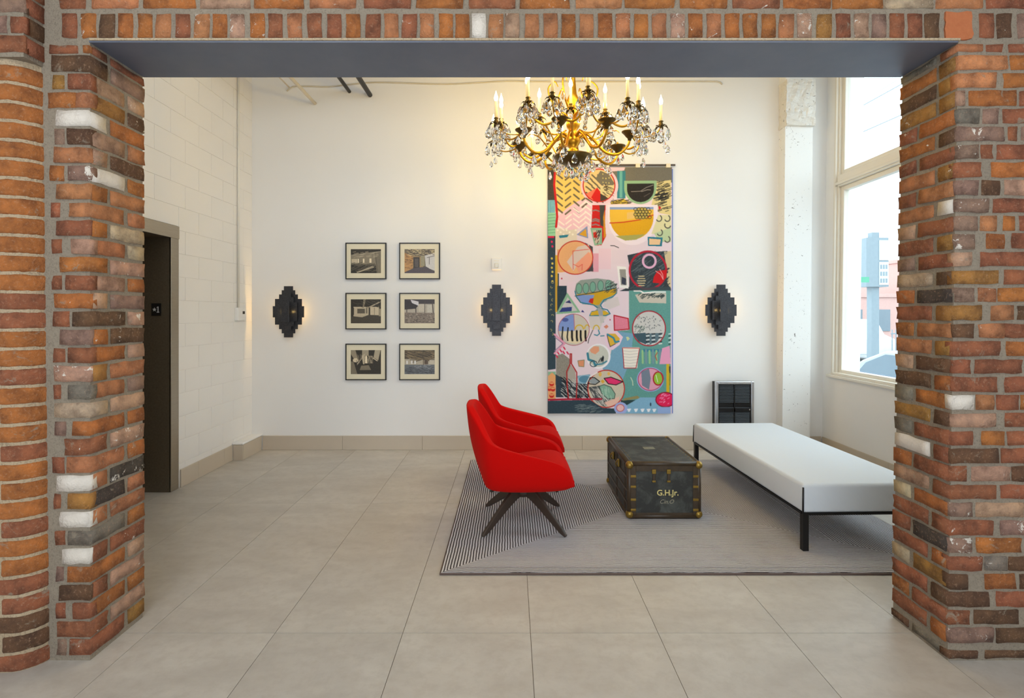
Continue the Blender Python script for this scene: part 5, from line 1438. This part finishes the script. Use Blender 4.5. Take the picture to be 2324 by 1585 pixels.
for k in range(8):
    a = R(22.5 + 45 * k + 4)
    ca, sa = math.cos(a), math.sin(a)
    dz = (.03, -.02, .02, 0, -.03, .03, 0, -.02)[k]
    link_obj('main_arm', arm_mesh, chd).rotation_euler = (0, 0, a)
    link_obj('twig', twig_mesh, chd).rotation_euler = (0, 0, a + .2)
    bxp, byp, bzp = RB * ca, RB * sa, 2.965
    q = link_obj('drip_bowl', bowl_mesh, chd, None, (bxp, byp, zz(bzp))); q.rotation_euler = (rc.uniform(-.06, .06), rc.uniform(-.06, .06), 0)
    for (da, hgt_) in ((-68, .03), (0, -.035), (68, .055)):
        b = a + R(da); hh = hgt_ + dz
        q = link_obj('candle_arm', sub_mesh, chd, None, (bxp, byp, zz(bzp + .035 + hh * .4))); q.rotation_euler = (0, 0, b); q.scale = (1, 1, 1 + hh * 7)
        cz = bzp + .035 + hh * .4 + .055 * (1 + hh * 7) + .028
        candle(bxp + .235 * math.cos(b), byp + .235 * math.sin(b), cz)
    # drops under the arm and the bowl
    crystal(.36 * ca, .36 * sa, 2.80, True, 1.15); crystal(.27 * ca, .27 * sa, 2.835, True, .95)
    crystal(bxp + .05 * ca, byp + .05 * sa, 2.93, True, 1.0)
    crystal(.15 * math.cos(a + .3), .15 * math.sin(a + .3), 2.815, True, 1.1)
    crystal(.12 * math.cos(a + .7), .12 * math.sin(a + .7), 2.765, True, 1.0)
    l = light('chandelier_light', 'POINT', (0, 0, 0), 8.5, (1.0, .66, .12), .03); l.parent = chd; l.location = ((RB + .02) * ca, (RB + .02) * sa, zz(3.30))
for k in range(6):
    a = 2 * PI * k / 6
    bm = tube([(.03, 0, zz(3.18)), (.10, 0, zz(3.22)), (.17, 0, zz(3.30)), (.20, 0, zz(3.40)), (.15, 0, zz(3.46)), (.12, 0, zz(3.42))], [.010, .009, .008, .006, .004], 6, 4)
    o = cp('scroll_arm', bm, M_GOLD, smooth=True); o.rotation_euler = (0, 0, a)
    crystal(.19 * math.cos(a), .19 * math.sin(a), 3.30, True, 1.1)
for k in range(6):
    a = 2 * PI * k / 6 + .35
    q = link_obj('candle_arm', sub_mesh, chd, None, (.06 * math.cos(a), .06 * math.sin(a), zz(3.06))); q.rotation_euler = (0, 0, a)
    px_, py_ = .295 * math.cos(a), .295 * math.sin(a)
    link_obj('candle_cup', mesh_of['candle_cup'], chd, None, (px_, py_, zz(3.142))); link_obj('leaf_collar', mesh_of['leaf_collar'], chd, None, (px_, py_, zz(3.137)))
    q = link_obj('candle', mesh_of['candle'], chd, None, (px_, py_, zz(3.142))); link_obj('flame_bulb', mesh_of['flame_bulb'], q)
    for j in range(4): crystal(px_ + .06 * math.cos(a + j * PI / 2), py_ + .06 * math.sin(a + j * PI / 2), 3.08, True, 1.15)
crystal(0, 0, 2.735, True, 1.3)

# ------------------------------------------------------------------ outside the window
ZG = -.62
o = obj('street_ground', box(4.4, 90, -30, 120, ZG - .2, ZG), pm('pale_asphalt', rgb(150, 152, 154), .9)); tag(o, 'pale street and pavement beyond the window', 'ground', kind='structure')
M_CAR = pm('silver_car_paint', rgb(150, 160, 168), .3, .3, var=.03)
M_CGL = pm('car_glass', rgb(92, 110, 122), .1, .2, var=.1)
car = empty('car', (7.9, 9.2, ZG)); tag(car, 'silver car parked outside, seen through the lower pane', 'car')
prof = [(-2.1, .30), (-2.12, .62), (-1.9, .80), (-1.1, .90), (-.55, 1.30), (-.1, 1.44), (.7, 1.44), (1.35, 1.22), (1.75, .98), (2.12, .90), (2.2, .45), (2.1, .28)]
obj('body', prism(prof, -.86, .86, 'X'), M_CAR, car, bevel=.08, seg=3, smooth=True)
for sx in (-1, 1):
    xs = sorted((sx * .85, sx * .868))
    obj('side_window', prism([(-.95, .92), (-.45, 1.27), (-.05, 1.37), (.15, 1.37), (.15, .92)], xs[0], xs[1], 'X'), M_CGL, car)
    obj('side_window', prism([(.22, .92), (.22, 1.37), (.65, 1.37), (1.2, 1.17), (1.45, .95)], xs[0], xs[1], 'X'), M_CGL, car)
    for yy in (-1.35, 1.4):
        q = obj('wheel', lathe([(0, -.1), (.30, -.1), (.32, -.06), (.32, .06), (.30, .1), (0, .1)], 20), M_BLACK, car, (sx * .76, yy, .32)); q.rotation_euler = (0, R(90), 0)
obj('wing_mirror', box(-1.0, -.86, -.95, -.75, .92, 1.05), M_CAR, car, bevel=.03)
# pylon sign
M_SG = pm('blue_grey_sign', rgb(128, 142, 150), .5); M_SGW = pm('white_sign_face', rgb(205, 215, 220), .4)
pn = empty('pylon_sign', (13.8, 20, ZG)); tag(pn, 'tall blue grey pylon sign on a post across the street', 'sign')
obj('post', box(-.14, .14, -.14, .14, 0, 3.3), M_SG, pn)
obj('cabinet', box(-.42, .42, -.25, .25, 3.15, 5.0), M_SG, pn)
obj('cap', box(-.12, .16, -.12, .12, 5.0, 5.22), M_SG, pn)
obj('face_panel', box(.06, .40, -.27, -.252, 4.15, 4.9), M_SGW, pn)
obj('face_panel', box(.06, .40, -.27, -.252, 3.22, 4.08), M_SGW, pn)
for i in range(3):
    for j in range(3): obj('lettering_block', box(.09 + i * .1, .155 + i * .1, -.28, -.271, 3.3 + j * .26, 3.46 + j * .26), M_SG, pn)
ss_ = empty('street_name_sign', (12.6, 19.2, ZG)); tag(ss_, 'small green street name plate beside the pylon sign', 'street sign')
obj('plate', box(-.45, .5, -.02, .02, 3.28, 3.48), pm('green_plate', rgb(80, 160, 130), .4), ss_)
obj('pole', tube([(0, .05, 0), (0, .05, 3.5)], .03, 8), M_SG, ss_)
# buildings across the street
M_PINK = pm('pale_pink_brick', rgb(196, 158, 150), .9); M_GW = pm('dim_window', rgb(110, 124, 134), .2)


def building(x, y, wdt, dep, hgt_, lab, mat):
    b = empty('building', (x, y, ZG)); tag(b, lab, 'building')
    obj('walls', box(-wdt / 2, wdt / 2, 0, dep, 0, hgt_), mat, b)
    obj('parapet', box(-wdt / 2 - .1, wdt / 2 + .1, -.1, dep, hgt_, hgt_ + .25), mat, b)
    nx = int(wdt // 1.8)
    for i in range(nx):
        for j in range(int(hgt_ // 2.6)):
            xx = -wdt / 2 + .6 + i * 1.8
            obj('window', box(xx, xx + .9, -.05, .0, 1.0 + j * 2.6, 2.4 + j * 2.6), M_GW, b)
    return b


building(25, 34, 7.5, 8, 3.2, 'low pinkish building directly behind the pylon sign', M_PINK)
building(33.5, 38, 8, 8, 6.0, 'taller pinkish building right of the pylon sign', M_PINK)
building(17, 30, 5, 8, 2.6, 'low grey building left of the pylon sign', pm('pale_grey_render', rgb(176, 182, 186), .9))
fn = empty('iron_fence', (17.5, 22.5, ZG)); tag(fn, 'dark iron picket fence right of the pylon post', 'fence')
obj('rail', box(-1.2, 4, -.02, .02, 1.25, 1.30), M_SG, fn); obj('rail', box(-1.2, 4, -.02, .02, .2, .25), M_SG, fn)
pk = box(-.015, .015, -.015, .015, 0, 1.45); pk_me = bpy.data.meshes.new('picket'); pk.to_mesh(pk_me); pk.free(); pk_me.materials.append(M_SG)
for i in range(30): link_obj('picket', pk_me, fn, None, (-1.15 + i * .17, 0, 0))
car2 = empty('white_van', (16.2, 25.5, ZG)); tag(car2, 'white van parked far across the street, left of the pylon', 'van')
obj('body', prism([(-2.2, .3), (-2.2, 1.0), (-1.5, 1.2), (-1.0, 1.85), (2.2, 1.9), (2.2, .3)], -.9, .9, 'X'), pm('white_van_paint', rgb(215, 220, 224), .4), car2, bevel=.06, smooth=True)
for yy in (-1.4, 1.5):
    for sx in (-.8, .8):
        q = obj('wheel', lathe([(0, -.1), (.32, -.1), (.32, .1), (0, .1)], 16), M_BLACK, car2, (sx, yy, .32)); q.rotation_euler = (0, R(90), 0)
# overhead wires and the cornice of the house next door
pw = empty('power_line', (6.2, 15, ZG)); tag(pw, 'dark overhead wires crossing the sky outside the upper pane', 'power line')
for (a, b, r_) in (((1925, 258), (2055, 186), .016), ((1935, 244), (2055, 170), .008), ((1932, 311), (2050, 259), .016)):
    p, q = W(a[0], a[1], 15), W(b[0], b[1], 15); d = (q - p) / (q.x - p.x)
    obj('wire', tube([p + d * (6.2 - p.x), p + d * (14.8 - p.x)], r_, 6), M_SG, pw, (-6.2, -15, -ZG))
obj('pole', tube([(0, 0, 0), (0, 0, 7.2)], .12, 10), M_SG, pw)
obj('pole', tube([(8.6, 0, 0), (8.6, 0, 11.6)], .12, 10), M_SG, pw)
cn = empty('house_cornice', (0, 0, 0)); tag(cn, 'pale stepped cornice of the next house at the top of the window', 'cornice')
bm = bmesh.new()
for k, (px, py0, py1) in enumerate(((1950, 150, 184), (1942, 184, 205), (1936, 205, 230), (1930, 230, 262))):
    a = W(1850, py1, 10); b = W(px, py0, 10); bx(bm, a.x, b.x, 10, 12, a.z, b.z)
obj('mouldings', bm, pm('pale_stone', rgb(120, 136, 146), .9), cn)
